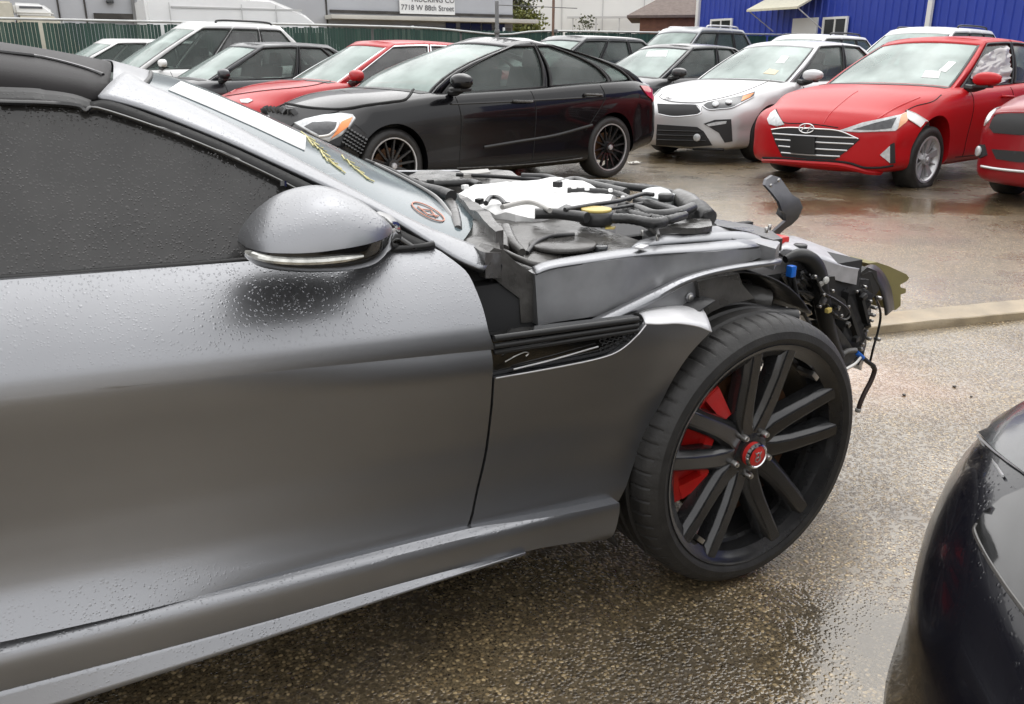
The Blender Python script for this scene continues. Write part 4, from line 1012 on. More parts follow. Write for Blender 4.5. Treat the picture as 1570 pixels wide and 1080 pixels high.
ELA.line_px('bonnet_crease', [(1262, 190), (1275, 172), (1300, 150), (1315, 140)], P_RED, .010, off=-.004); ELA.line_px('bonnet_crease', [(1345, 183), (1375, 165), (1410, 150)], P_RED, .012, off=-.004)
ELA.patch_px('white_tape', [(1390, 171), (1404, 176), (1426, 189), (1421, 203), (1405, 192), (1390, 183)], M_PAPER, .008, 5)
ELA.pane_px('paper', 'windscreen', [(1439, 109), (1455, 95), (1466, 96), (1450, 111)], M_PAPER); ELA.pane_px('paper', 'windscreen', [(1413, 119), (1419, 109), (1442, 110), (1439, 120)], M_PAPER)
M_SHEET = glassmat('translucent plastic sheet', (.52, .49, .49), .4, .15)
sh = ELA.pane_px('plastic_sheet', 'side_windowL0', [(1484, 106), (1507, 86), (1526, 76), (1546, 70), (1556, 84), (1567, 100), (1560, 112), (1552, 119), (1520, 133), (1500, 138), (1488, 125)], M_SHEET, off=.02, res=4, wav=.04)
bpy.context.view_layer.update(); mw = sh.matrix_world.copy(); sh.parent = None; sh.matrix_world = mw; tag(sh, 'loose crumpled clear sheet taped over the side window of the bright red saloon', 'plastic sheet')

# --- deep red coupe at the right edge
MUS = Car('red_coupe', sedan(fo=.84, W=.95, fa=.26, fp=4.0, zs=[(-3.7, .93), (-2.6, .98), (-1.4, .95), (-.6, .93), (0, .90), (.45, .85), (.9, .79)], zt=[(-3.7, .98), (-2.9, 1.03), (-1.4, .95), (-.45, .98), (0, .96), (.5, .91), (.9, .83)], fprof=[(.15, .06), (.25, 0), (.6, 0), (.74, .03), (.8, .10)], rad=.34, mirror=(-1.0, 1.0, 1.02), gh=dict(wins=[(.06, .62)], xtr=-2.3)), (6.92, 2.66), R(188), P_MAR, 'deep red coupe cut off by the right edge of the picture', group=GRP, interior=False)
common(MUS)
g = MUS.patch_px('grille', [(1517, 195), (1521, 184), (1529, 176), (1560, 174), (1600, 175), (1600, 208), (1560, 207), (1524, 204)], M_DARK, .008, 6)
MUS.line_px('grille_rim', [(1516, 196), (1521, 183), (1529, 175), (1560, 173), (1598, 174)], P_MAR, .014, g)
MUS.patch_px('headlight', [(1505, 192), (1509, 176), (1520, 162), (1531, 156), (1528, 168), (1519, 184), (1512, 190)], M_LENS, .012, 4)
MUS.patch_px('fog_housing', [(1492, 222), (1510, 222), (1514, 238), (1503, 243), (1494, 239)], M_DARK, .010, 4)
h, n = MUS.hit_px(1503, 232); o = cyl('fog_lamp', h + n * .015, .045, .03, M_LENS, MUS.root, seg=18); o.rotation_euler = n.to_track_quat('Z', 'Y').to_euler()
MUS.patch_px('lower_grille', [(1521, 229), (1560, 232), (1600, 234), (1600, 250), (1560, 249), (1528, 244)], M_DARK, .008, 6)
MUS.line_px('splitter', [(1506, 255), (1530, 259), (1570, 263), (1600, 265)], M_ALU, .012, off=.01)

# --- row behind the black saloon
RDS = Car('red_sedan', sedan(), (1.57, 9.96), R(188), P_RED2, 'red saloon with bright chrome window line just behind the black saloon bonnet', group=GRP, trim=M_CHR, m_side=M_GDARK)
common(RDS); RDS.line_px('bonnet_crease', [(352, 140), (400, 130), (470, 124)], P_RED2, .014, off=-.004); RDS.line_px('bonnet_gap', [(345, 148), (400, 140), (470, 133), (507, 125)], M_GAP, .006)
RDS.patch_px('headlight', [(368, 154), (382, 152), (388, 155), (380, 159), (370, 158)], M_LENS, .01, 4)
DKS = Car('charcoal_sedan', sedan(), (0.44, 12.1), R(189), P_CHAR, 'charcoal saloon between the white people carrier and the chrome trimmed red saloon', group=GRP)
common(DKS, m_handle=M_CHR); DKS.line_px('belt_trim', [(322, 121), (370, 117), (436, 113)], M_CHR, .012, off=.006)
def suv(h=1.72, **k):
    d = dict(zs=[(-3.7, 1.08), (-3.2, 1.12), (-2.4, 1.10), (-1.4, 1.07), (-.6, 1.05), (0, 1.0), (.45, .93), (.9, .84)], zt=[(-3.7, 1.12), (-3.3, 1.14), (-1.4, 1.08), (-.45, 1.10), (0, 1.07), (.5, 1.0), (.9, .90)],
             fprof=[(.2, .08), (.35, 0), (.7, 0), (.82, .05), (.9, .14)], rad=.35, arch=.40, W=.94, fa=.34, mirror=(-.55, 1.05, 1.16), ms=1.15, ro=.90, zb=[(-3.6, .32), (-2.5, .22), (.5, .22), (.9, .24)])
    gh = dict(xbf=-.12, xtf=-1.22, xbr=-3.54, xtr=-2.98, wb=.78, wt=.62, rail=[(-3.3, h - .12), (-2.6, h - .06), (-1.8, h - .045), (-1.0, h - .07)], crown=.045, wins=[(.05, .35), (.385, .66), (.695, .93)], t=(.05, .86))
    gh.update(k.pop('gh', {})); d.update(k); return sedan(gh=gh, **d)
def rails(c, m=None):
    G = c.P['gh']
    for sg in (1, -1):
        pts = [c.g['side'](b, 1, sg) + Vector((0, -sg * .05, dz)) for b, dz in ((.12, .0), (.16, .05), (.5, .055), (.84, .05), (.9, .0))]
        tube('roof_rail', pts, .018, m or M_PLA2, c.root, seg=8)
WSU = Car('white_minivan', suv(1.86, gh=dict(sidemat=lambda i: M_GDARK if i else None, xbf=.05, xtf=-1.35, bulge=.10)), (0.25, 15.4), R(189), P_WHITE, 'white people carrier with black roof rails in front of the tall white van', group=GRP)
common(WSU); rails(WSU)
WH2 = Car('white_hatchback', suv(1.62), (-0.75, 18.2), R(189), P_WHITE, 'white car furthest left, half hidden by the white people carrier', group=GRP, interior=False)
common(WH2, False)
# --- second row
BLK = Car('dark_grey_sedan', sedan(), (6.78, 10.13), R(188), P_DGREY, 'dark grey saloon with a paper in its windscreen behind the tail of the black saloon', group=GRP)
common(BLK); BLK.pane_px('paper', 'windscreen', [(990, 87), (994, 79), (1024, 78), (1021, 87)], M_PAPER)
DSU = Car('dark_crossover', suv(1.66), (6.7, 13.0), R(188), P_CHAR, 'charcoal crossover showing above the rear roof of the black saloon', group=GRP); common(DSU, False)
GSU = Car('grey_suv', suv(1.95), (11.2, 14.9), R(188), P_LGREY, 'pale grey sport utility with roof rails left of the blue shed', group=GRP); common(GSU, False); rails(GSU, M_ALU)
W3 = Car('white_suv', suv(1.74), (12.2, 12.2), R(188), P_WHITE, 'white sport utility behind the silver saloon roof, left of the shed door', group=GRP); common(W3, False); rails(W3)
W4 = Car('white_suv', suv(1.80), (12.3, 9.4), R(188), P_WHITE, 'white sport utility below the awning, between the silver and bright red saloons', group=GRP, interior=False); common(W4, False); rails(W4)
W5 = Car('white_sedan', sedan(), (12.0, 6.9), R(188), P_WHITE, 'white saloon roof just above the bright red saloon windscreen', group=GRP, interior=False)
W6 = Car('white_suv', suv(1.72), (14.6, 7.6), R(188), P_WHITE, 'white sport utility farthest right, under the white downspout', group=GRP, interior=False)
D5 = Car('dark_suv', suv(1.76), (11.9, 4.3), R(188), P_DGREY, 'dark grey crossover above the bright red saloon roof at the right edge', group=GRP, interior=False)

# --- dark car whose nose corner fills the lower right of the picture
NVLOC, NVH = (.10, -1.45), 155
NV = Car('navy_car', sedan(fa=.42, fp=2.2, fprof=[(.15, -.025), (.22, -.02), (.32, -.0), (.45, 0), (.58, .03), (.66, .09), (.72, .2)]), NVLOC, R(NVH), P_NAVY, 'glossy navy black car nose in the bottom right corner', interior=False)
common(NV)
NV.patch_px('headlight', [(1505, 668), (1519, 640), (1540, 615), (1575, 590), (1620, 600), (1620, 760), (1575, 732), (1535, 700)], M_LAMPD, .008, 14)
NV.line_px('lamp_trim', [(1499, 667), (1515, 684), (1540, 705), (1575, 730)], M_ALU, .0022, off=.004)
NV.patch_px('bumper_insert', [(1497, 808), (1510, 790), (1540, 765), (1600, 740), (1640, 980), (1580, 950), (1540, 890), (1512, 845)], M_BLKG, .004, 14)
NV.line_px('insert_trim', [(1500, 806), (1497, 818), (1512, 850), (1540, 895), (1580, 950)], M_PLA, .0035, off=.002)

# ------------------------------------------------------------------ tall white van and box truck beyond the fence
def profile_body(name, prof, w, mat, parent, bev=.05, taper=0.0):
    """side outline (x, z) given real width, upper part leaning in"""
    zs = [p[1] for p in prof]; z0, z1 = min(zs), max(zs); bm = bmesh.new()
    def wd(z): return w / 2 * (1 - taper * max(0, (z - 1.2) / (z1 - 1.2)) ** 2)
    L_ = [bm.verts.new((x, wd(z), z)) for x, z in prof]; R_ = [bm.verts.new((x, -wd(z), z)) for x, z in prof]; n = len(prof)
    for i in range(n): bm.faces.new((L_[i], L_[(i + 1) % n], R_[(i + 1) % n], R_[i]))
    bm.faces.new(L_[::-1]); bm.faces.new(R_)
    bmesh.ops.bevel(bm, geom=bm.edges[:], offset=bev, segments=3, affect='EDGES')
    return link(name, mesh_of(name, bm), mat, parent, sharp=40)
q0 = at_dist(228, 20, 24.2); q1 = at_dist(506, 36, 24.2); zt_ = at_dist(330, -6, 24.2).z
VX = (q1.x + q0.x) / 2
van = empty('tall_van', (VX, 23.4, 0)); tag(van, 'tall white high roof van behind the white people carrier', 'van')
hl_ = (q1.x - q0.x) / 2 + .1
profile_body('body', [(-hl_, .35), (-hl_, zt_ - .05), (-hl_ + .5, zt_), (hl_ - 1.4, zt_ - .03), (hl_ - .55, zt_ - .35), (hl_ - .05, 1.95), (hl_ + .75, 1.15), (hl_ + .95, .95), (hl_ + .95, .35)], 2.0, P_WHITE, van, .07, .10)
for xx in (-hl_ + .55, -hl_ + 2.3, hl_ - 1.3): box('panel_seam', (xx, -1.0, 1.5), (.02, .03, 2.1), M_FARJ, van)
box('roof_gutter', (0, -.93, zt_ - .28), (2 * hl_ - 1.2, .03, .04), M_FARJ, van)
box('cab_window', (hl_ - .45, -.985, 1.62), (.8, .05, .55), M_GDARK, van, bev=.05)
for xx in (-hl_ + 1.1, hl_ + .05):
    for sg in (1, -1): add_wheel(van, xx, sg * .86, 'five', .36, .21, .24, M_ALU, M_ALU)
p = at_dist(28, 30, 26); tr = empty('box_truck', (p.x, p.y, 0)); tag(tr, 'cream box truck with white roof unit beyond the fence at far left', 'truck')
M_CRM = pm('cream box', (.62, .58, .48), rough=.6, noise_amt=.1); zt2 = at_dist(10, 6, 26).z; zc2 = at_dist(45, 27, 26).z
profile_body('cargo_box', [(-4.6, .6), (-4.6, zt2), (-.1, zt2), (-.1, .6)], 2.3, M_CRM, tr, .04); profile_body('cab', [(-.05, .5), (-.05, zc2), (.85, zc2), (1.25, 1.35), (1.7, 1.2), (1.8, .5)], 2.1, M_CRM, tr, .08)
profile_body('roof_unit', [(-.08, zc2 + .02), (-.08, at_dist(45, 7, 26).z), (.55, at_dist(45, 8, 26).z), (.78, zc2 + .12), (.78, zc2 + .02)], 1.5, P_WHITE, tr, .06)
box('roof_unit_strip', (.3, -.76, zc2 + .2), (.5, .02, .05), M_LET, tr)
for xx in (-3.6, 1.0):
    for sg in (1, -1): add_wheel(tr, xx, sg * .95, 'five', .42, .24, .25, M_ALU, M_ALU)
# traffic drum beyond the fence
p = at_dist(945, 50, 34); dr = empty('traffic_drum', (p.x, p.y, 0)); tag(dr, 'small orange drum beyond the fence in front of the white building', 'drum')
me = lathe_me('drum', [(0, .001), (0, .32), (.08, .32), (.09, .27), (1.55, .24), (1.85, .22), (1.88, .001)], 20, 'z'); link('drum', me, pm('orange plastic', (.75, .12, .02), rough=.5), dr)

# ================================================================== GREY COUPE (nearest car, front end stripped)
J = empty('grey_coupe', (0, 0, 0)); tag(J, 'wet grey coupe with black roof, bonnet and front bumper missing, engine bay open', 'car')
def zseam(x): return .354 + (-.751 - x) * .0515
def zcrease(x): return .722 + (-.709 - x) * .078
_sill = [(-.20, .10), (-.13, .058), (-.10, .030), (-.06, .018), (-.03, .014), (-.012, .018), (-.002, .033)]
_door = [(0, .044), (.03, .051), (.08, .056), (.15, .056), (.22, .047), (.29, .030), (.35, .010), (.385, .003), (.41, .005), (.44, .018), (.475, .042), (.505, .070), (.53, .103), (.56, .15), (.62, .25)]
_lowflare = [(0, -.030), (.03, -.017), (.07, -.004), (.11, 0)]
def Sx(x, z, which):
    r = z - zseam(x)
    y = herm(_sill, r) if which == 's' else herm(_door, r)
    if which == 'd':
        y += herm(_lowflare, r) * sst(-.95, -1.55, x)
        d = zcrease(x) - z
        if d > -.0005: y += sst(-1.35, -.80, x) * (1 - sst(-.70, -.62, x)) * .019 * max(0, 1 - d / .06) ** 1.6
    y -= .022 * sst(-.62, -.30, x) * math.exp(-((z - .58) / .16) ** 2)
    y += .03 * max(0, x + .05) ** 1.2
    y -= .055 * math.exp(-((x + 2.65) / .5) ** 2) * math.exp(-((z - .66) / .2) ** 2)      # rear haunch
    y += .10 * sst(-2.9, -3.5, x)
    return y
def S(x, z): return Sx(x, z, 'd')
def SS(x, z): return Sx(x, z, 's')
def tS(px, py, surf=S):
    Y = .03
    for _ in range(14): p = ty(px, py, Y); Y = surf(p.x, p.z)
    return Vector((p.x, p.z))
def skin(name, outline, mat, surf=S, res=.018, depth=(0, .022, 0), extra=(), parent=J, off=0.0, bev=True):
    V, F = fill2d(outline, res, extra)
    me = pyd(name, [(p.x, surf(p.x, p.y) + off, p.y) for p in V], F)
    bm = bmesh.new(); bm.from_mesh(me); bmesh.ops.recalc_face_normals(bm, faces=bm.faces)
    if sum(f.normal.y for f in bm.faces) > 0: bmesh.ops.reverse_faces(bm, faces=bm.faces)
    flange(bm, depth); me2 = bpy.data.meshes.new(name); bm.to_mesh(me2); bm.free()
    return link(name, me2, mat, parent, sharp=28)
def curve2(pts, n=5):
    return [Vector((p.x, p.y)) for p in smooth_path([Vector((q[0], q[1], 0)) for q in pts], n)]
PX = lambda L: [tS(*p) for p in L]

door_front = curve2(PX([(697, 401), (716, 418), (729, 443), (741, 475), (749, 508), (753.5, 540), (755, 575), (752, 620), (745, 680), (735, 730), (723, 785), (714, 811)]))
door_bot = curve2(PX([(714, 811), (560, 851), (400, 892), (200, 941), (0, 985)])) + [Vector((-1.8, zseam(-1.8) + .004)), Vector((-2.02, zseam(-2.02) + .006))]
belt = curve2(PX([(697, 401), (662, 378), (640, 381), (520, 391), (380, 401), (200, 415), (0, 430)])) + [Vector((-1.75, .945)), Vector((-2.06, .958))]
def sheet(name, G, mat, depth, parent=J, sharp=28):
    """panel from a grid of points, edges folded back"""
    bm = bmesh.new(); V = [[bm.verts.new(p) for p in row] for row in G]
    for A, B in zip(V, V[1:]):
        for k in range(len(A) - 1): bm.faces.new((A[k], A[k + 1], B[k + 1], B[k]))
    bmesh.ops.recalc_face_normals(bm, faces=bm.faces)
    if sum(f.normal.y for f in bm.faces) > 0: bmesh.ops.reverse_faces(bm, faces=bm.faces)
    flange(bm, depth); me = bpy.data.meshes.new(name); bm.to_mesh(me); bm.free()
    return link(name, me, mat, parent, sharp=sharp)
_fx = sorted((p.y, p.x) for p in door_front); _bz = sorted((p.x, p.y) for p in belt); _dz = sorted((p.x, p.y) for p in door_bot)
def lin(K, x):
    if x <= K[0][0]: return K[0][1]
    for (a, b), (c, d) in zip(K, K[1:]):
        if x <= c: return lerp(b, d, (x - a) / max(1e-9, c - a))
    return K[-1][1]
def rowz(x, t):                                     # t 0..1 sill to crease, 1..2 crease to belt
    zc, z0, z1 = zcrease(x), lin(_dz, x), lin(_bz, x)
    return lerp(z0, zc, t) if t <= 1 else lerp(zc, z1, t - 1)
ts = [k / 26 for k in range(26)] + [.985, .995, 1.0, 1.004, 1.02] + [1.05 + .95 * k / 20 for k in range(21)]
G = []
for t in ts:
    xf_ = -.72
    for _ in range(25): xf_ = lin(_fx, rowz(xf_, t))
    row = []
    for i in range(81):
        u = i / 80; xx = lerp(xf_, -2.08 + .05 * abs(t - 1.2), u); z = rowz(xx, t)
        row.append((xx, S(xx, z if abs(t - 1) > .001 else zcrease(xx)) if t != 1.004 else S(xx, zcrease(xx) + .0012), z))
    G.append(row)
door = sheet('door', G, M_JAG, (0, .022, 0))
door['label'] = 'long wet grey driver side door'
# fender remainder behind the wheel
arch_e = curve2(PX([(1089, 509), (1062, 538), (1034, 578), (1007, 630), (985, 680), (966, 728), (949, 768)]))
fen_out = PX([(758.5, 580)]) + curve2(PX([(762, 579), (810, 571), (860, 562), (915, 551), (945, 540), (968, 522), (990, 499)])) + curve2(PX([(1000, 497), (1040, 496), (1075, 503), (1089, 509)])) + arch_e + curve2(PX([(946, 769), (880, 782), (800, 797), (719, 812)])) + curve2(PX([(727, 785), (739, 730), (749, 680), (756, 620)]))
skin('front_fender', fen_out, M_JAG)
# torn fender crown, folded inwards so it faces the sky
lo = [Vector((tS(*p).x, S(*tS(*p)) - .002, tS(*p).y)) for p in [(988, 496), (1010, 497), (1040, 496), (1070, 501), (1090, 509)]]
hi = [ty(*p, .125) for p in [(974, 481), (995, 474), (1020, 470), (1045, 468), (1068, 465)]]
def ribbon(name, A, B, mat, parent=J, mid=None, thick=.004, n=4, rows=4, bulge=(0, 0, 0)):
    A = smooth_path(A, n); B = smooth_path(B, n)
    if len(A) != len(B):
        m = min(len(A), len(B)); A = A[:m]; B = B[:m]
    bm = bmesh.new(); G = []
    for a, b in zip(A, B):
        G.append([bm.verts.new(a.lerp(b, k / rows) + Vector(bulge) * math.sin(math.pi * k / rows)) for k in range(rows + 1)])
    for P, Q in zip(G, G[1:]):
        for k in range(rows): bm.faces.new((P[k], P[k + 1], Q[k + 1], Q[k]))
    o = link(name, mesh_of(name, bm), mat, parent, sharp=45)
    sd = o.modifiers.new('t', 'SOLIDIFY'); sd.thickness = thick; sd.offset = 0
    return o
ribbon('torn_fender_edge', lo, hi, M_PALE, rows=6, bulge=(0, -.004, .008), thick=.003)['label'] = 'torn pale upper edge of the front fender'
# sill and its splash lip
PXS = lambda L: [tS(*p, SS) for p in L]
sill_top = sorted((p.x, p.y) for p in curve2(PXS([(0, 990), (200, 946), (400, 897), (560, 857), (716, 817), (800, 801), (880, 786), (947, 772)])))
sill_bot = sorted((p.x, p.y) for p in curve2(PXS([(946, 829), (900, 831), (850, 837), (806, 846), (640, 888), (400, 955), (200, 1008), (0, 1060)])))
def ext(K, x): return lin(K, x) if x >= K[0][0] else K[0][1] + (x - K[0][0]) * (K[6][1] - K[0][1]) / (K[6][0] - K[0][0])
G = []
for j in range(15):
    t = (j / 14) ** 1.3; row = []
    for i in range(70):
        xx = lerp(tS(947, 800, SS).x, -2.25, i / 69); z = lerp(ext(sill_top, xx), ext(sill_bot, xx), t); row.append((xx, SS(xx, z), z))
    G.append(row)
sheet('sill', G, M_JAG, (0, .03, 0))
top = [Vector((p.x, SS(p.x, p.y) + .004, p.y)) for p in (tS(*q, SS) for q in [(0, 1060), (200, 1008), (400, 955), (640, 888), (806, 846)])]
bot = [ty(*q, .012) for q in [(0, 1112), (200, 1048), (400, 983), (640, 903), (806, 849)]]
top.insert(0, top[0] + (top[0] - top[1]) * 2.2); bot.insert(0, bot[0] + (bot[0] - bot[1]) * 2.2)
ribbon('sill_lip', top, bot, M_JAG, rows=5, thick=.006)
# rear quarter, tail (mostly outside the picture)
rq = [Vector(p) for p in [(-2.04, zseam(-2.04) + .02), (-2.045, .46), (-2.105, .60), (-2.115, .75), (-2.075, .958), (-2.4, .985), (-2.8, .985), (-3.15, .95), (-3.40, .88), (-3.50, .76), (-3.50, .55), (-3.42, .36), (-3.06, .33)]]
rq += [Vector((-2.62 + .385 * math.cos(a), .345 + .385 * math.sin(a))) for a in [R(-5 + 185 - 0 - i * 10) if False else R(185 - i * 10) for i in range(20)]]
rq = rq[:-1] + [Vector((-2.22, zseam(-2.2) + .02))]
skin('rear_quarter', rq, M_JAG, res=.035)
bm = bmesh.new()
for sgn in (1,):
    add_box(bm, (-3.50, .96, .62), (.10, 1.5, .58), bev=.04)
link('tail_panel', mesh_of('tail_panel', bm), M_JAG, J)
# dark inner structure so no light leaks between panels
bm = bmesh.new()
add_box(bm, (-1.95, .96, .54), (2.9, 1.62, .52)); add_box(bm, (-.56, .96, .50), (.24, 1.44, .52)); add_box(bm, (.10, .98, .36), (1.1, .72, .22))
link('inner_structure', mesh_of('inner_structure', bm), M_DARK, J)

# ---- glasshouse
def Wn(x, z): return .128 + (z - .915) * .53
def tW(px, py, off=0):
    Y = .2
    for _ in range(12): p = ty(px, py, Y); Y = Wn(p.x, p.z) + off
    return Vector((p.x, p.z))
PW = lambda L: [tW(*p) for p in L]
gl = curve2(PW([(0, 158), (70, 160), (120, 166), (165, 170), (240, 196), (330, 232), (420, 274), (500, 314), (580, 354), (628, 379)])) + curve2(PW([(610, 386), (520, 392), (380, 403), (200, 417), (0, 432)])) + [Vector((-1.8, .945)), Vector((-2.15, .96)), Vector((-2.30, 1.0)), Vector((-2.1, 1.10)), Vector((-1.8, 1.165))]
sw = skin('side_window', gl, M_TINT, surf=Wn, res=.03, depth=(0, .006, 0), off=.004)
def wpt(px, py, off=0):
    q = tW(px, py, off); return Vector((q.x, Wn(q.x, q.y) + off, q.y))
# belt moulding, black frame under the pillar, window head trim, quarter divider
tb = [wpt(665, 375, -.006), wpt(640, 379, -.006), wpt(520, 389, -.006), wpt(380, 400, -.006), wpt(200, 413.5, -.006), wpt(0, 428, -.006), Vector((-1.8, Wn(0, .945) - .006, .945)), Vector((-2.12, Wn(0, .958) - .006, .958))]
tube('belt_moulding', tb, .0065, M_BLK, J, seg=8)
ribbon('window_frame', [wpt(*p, -.004) for p in [(138, 158), (170, 157), (240, 181), (330, 216), (420, 257), (500, 296), (580, 338), (668, 380)]], [wpt(*p, -.004) for p in [(138, 172), (165, 171), (240, 197), (330, 232), (420, 274), (500, 314), (580, 354), (640, 384)]], M_BLK, rows=2, thick=.008)
tube('window_seal', [wpt(*p, -.006) for p in [(0, 157), (70, 159), (118, 163), (132, 171), (150, 167), (240, 196), (330, 231), (420, 273), (475, 302)]], .0045, M_BLKG, J, seg=6)
ribbon('window_head', [Vector((-2.2, .34, 1.09)), Vector((-1.8, .285, 1.19)), wpt(0, 136, .02), wpt(70, 141, .02), wpt(112, 147, .02), wpt(140, 156, .01)], [Vector((-2.2, .33, 1.05)), Vector((-1.8, .27, 1.155)), wpt(0, 160, 0), wpt(70, 162, 0), wpt(112, 165, 0), wpt(140, 173, 0)], M_BLK, rows=3, thick=.006)
ribbon('quarter_divider', [wpt(583, 340, -.008), wpt(612, 362, -.008), wpt(640, 381, -.008)], [wpt(578, 345, -.008), wpt(606, 366, -.008), wpt(634, 384, -.008)], M_BLKG, rows=1, thick=.008)
tube('window_latch', [wpt(434, 279, -.012), wpt(434, 287, -.012)], .006, M_BLKG, J, seg=6)
# A pillar and header
po = [(150, 152, .285), (200, 164, .275), (250, 181, .265), (350, 221, .245), (430, 257, .23), (500, 289, .212), (590, 332, .185), (660, 375, .155), (702, 401, .135), (741, 417, .12)]
pi = [(193, 112, .40), (222, 132, .375), (265, 150, .36), (355, 195, .335), (432, 236, .315), (500, 272, .295), (585, 318, .265), (655, 352, .235), (700, 370, .215), (752, 390, .19)]
PO = [ty(*p) for p in po]; PI = [ty(*p) for p in pi]
ribbon('windscreen_pillar', PO, PI, M_JAG, rows=8, thick=.012, bulge=(0, -.010, .004))
YC = .955
def mirr(v): return Vector((v.x, 2 * YC - v.y, v.z))
# roof skin, black
st = [(-1.243, 1.152, 1.212, .295), (-1.40, 1.175, 1.248, .285), (-1.62, 1.188, 1.280, .285), (-1.90, 1.175, 1.298, .30), (-2.2, 1.12, 1.27, .335), (-2.6, 1.05, 1.18, .40), (-3.0, .99, 1.07, .46), (-3.40, .93, .965, .50)]
bm = bmesh.new(); G = []
sx = sorted({lerp(st[i][0], st[i + 1][0], k / 4) for i in range(len(st) - 1) for k in range(5)}, reverse=True)
for xx in sx:
    zr, zc, y0 = (herm([(s[0], s[j]) for s in st], xx) for j in (1, 2, 3)); row = []
    for i in range(29):
        a = i / 28; u = abs(2 * a - 1); y = lerp(y0, 2 * YC - y0, a)
        z = lerp(zr, zc, (1 - u ** 3.4) ** .62)
        row.append(bm.verts.new((xx + .055 * (1 - (2 * a - 1) ** 2) * sst(-1.5, -1.24, xx), y, z)))
    G.append(row)
for A, B in zip(G, G[1:]):
    for k in range(28): bm.faces.new((A[k], A[k + 1], B[k + 1], B[k]))
o = link('roof', mesh_of('roof', bm), M_ROOF, J, sharp=60); sd = o.modifiers.new('t', 'SOLIDIFY'); sd.thickness = .012; sd.offset = -1
rt = BVHTree.FromPolygons([v.co for v in o.data.vertices], [tuple(p.vertices) for p in o.data.polygons])
def cast(tree, px, py, off=.002):
    h = tree.ray_cast(CAM, ray(px, py).normalized())
    if h[0] is None:
        d = ray(px, py).normalized(); h = tree.find_nearest(CAM + d * 1.25)
    n = h[1] if h[1].dot(CAM - h[0]) > 0 else -h[1]
    return h[0] + n * off
tube('roof_groove', [Vector((-2.3, .43, 1.215))] + [Vector((-1.8, .40, 1.275))] + [cast(rt, *p, .001) for p in [(0, 81), (50, 87), (90, 95), (130, 106), (158, 116)]], .0035, M_BLKG, J, seg=6)
# windscreen
rows_ = smooth_path(PI[1:8] + [ty(690, 366, .222), ty(706, 372, .212)], 3); bm = bmesh.new(); G = []; WG = []
for i, e in enumerate(rows_):
    s = i / (len(rows_) - 1); row = []
    for k in range(37):
        a = k / 36; q = 1 - abs(2 * a - 1) ** 2.1
        row.append(Vector((e.x + lerp(.07, .275, s ** .8) * q, lerp(e.y, 2 * YC - e.y, a), e.z + q * lerp(.022, .004, s) - .002)))
    WG.append(row); G.append([bm.verts.new(p) for p in row])
for A, B in zip(G, G[1:]):
    for k in range(36): bm.faces.new((A[k], A[k + 1], B[k + 1], B[k]))
# header: silver strip between the roof skin and the glass
h0 = []
for k in range(37):
    a = k / 36; u = abs(2 * a - 1); h0.append(Vector((-1.240 + .055 * (1 - u * u), lerp(.287, 2 * YC - .287, a), lerp(1.152, 1.214, (1 - u ** 3.4) ** .62) - .001)))
ribbon('roof_header', h0, [p + Vector((.0, 0, .001)) for p in WG[0]], M_JAG, rows=5, n=1, thick=.003)
tube('screen_seal', [p + Vector((-.002, 0, .004)) for p in WG[0][:10]], .004, M_BLK, J, seg=6, n=1)
wsn = link('windscreen', mesh_of('windscreen', bm), M_GJAG, J, sharp=70)
wt = BVHTree.FromPolygons([v.co for v in wsn.data.vertices], [tuple(p.vertices) for p in wsn.data.polygons])
def drape_px(name, outline, tree, mat, parent, off=.002, res=8, rim=.0015):
    V, F = fill2d([Vector(p) for p in outline], res); pts = [cast(tree, p.x, p.y, off) for p in V]
    bm = bmesh.new(); vs = [bm.verts.new(p) for p in pts]
    for f in F: bm.faces.new([vs[i] for i in f])
    bmesh.ops.recalc_face_normals(bm, faces=bm.faces)
    if sum((f.normal.dot(CAM - f.calc_center_median()) for f in bm.faces)) < 0: bmesh.ops.reverse_faces(bm, faces=bm.faces)
    me = bpy.data.meshes.new(name); bm.to_mesh(me); bm.free(); o = link(name, me, mat, parent, sharp=60)
    sd = o.modifiers.new('t', 'SOLIDIFY'); sd.thickness = rim; sd.offset = -1
    return o
drape_px('paper_strip', [(258, 139), (277, 126), (330, 147), (400, 177), (469, 210), (467, 232), (390, 196), (320, 165)], wt, M_PAPER, wsn)['label'] = 'white paper strip on the windscreen'
def strokes(name, lines, mat, rad):
    bm = bmesh.new()
    for l in lines: add_tube(bm, [cast(wt, *p, .002) for p in l], rad, 5)
    o = link(name, mesh_of(name, bm), mat, wsn); o['kind'] = 'stuff'; return o
rn = random.Random(3); ls = []
for (x0, y0, x1, y1, n) in ((470, 210, 516, 258, 9), (530, 246, 560, 274, 5)):
    for k in range(n):
        a = k / (n - 1); cx, cy = lerp(x0, x1, a), lerp(y0, y1, a); ls.append([(cx - 8 + rn.uniform(-2, 2), cy - 7), (cx + rn.uniform(-3, 3), cy + rn.uniform(-1, 3)), (cx + 13, cy + 7 + rn.uniform(-2, 2))])
strokes('paint_marking', ls, M_YELM, .0015)['label'] = 'yellow paint marker scrawl on the windscreen'
ring = [(656 + 26 * math.cos(a) * .95 - 3 * math.sin(a), 326 + 15 * math.cos(a) * .85 + 7 * math.sin(a)) for a in [2 * math.pi * k / 24 for k in range(25)]]
strokes('paint_marking', [ring, [(645, 322), (660, 324), (668, 334)], [(640, 318), (655, 330), (672, 333)]], M_ORGM, .0016)['label'] = 'orange ringed mark low on the windscreen'

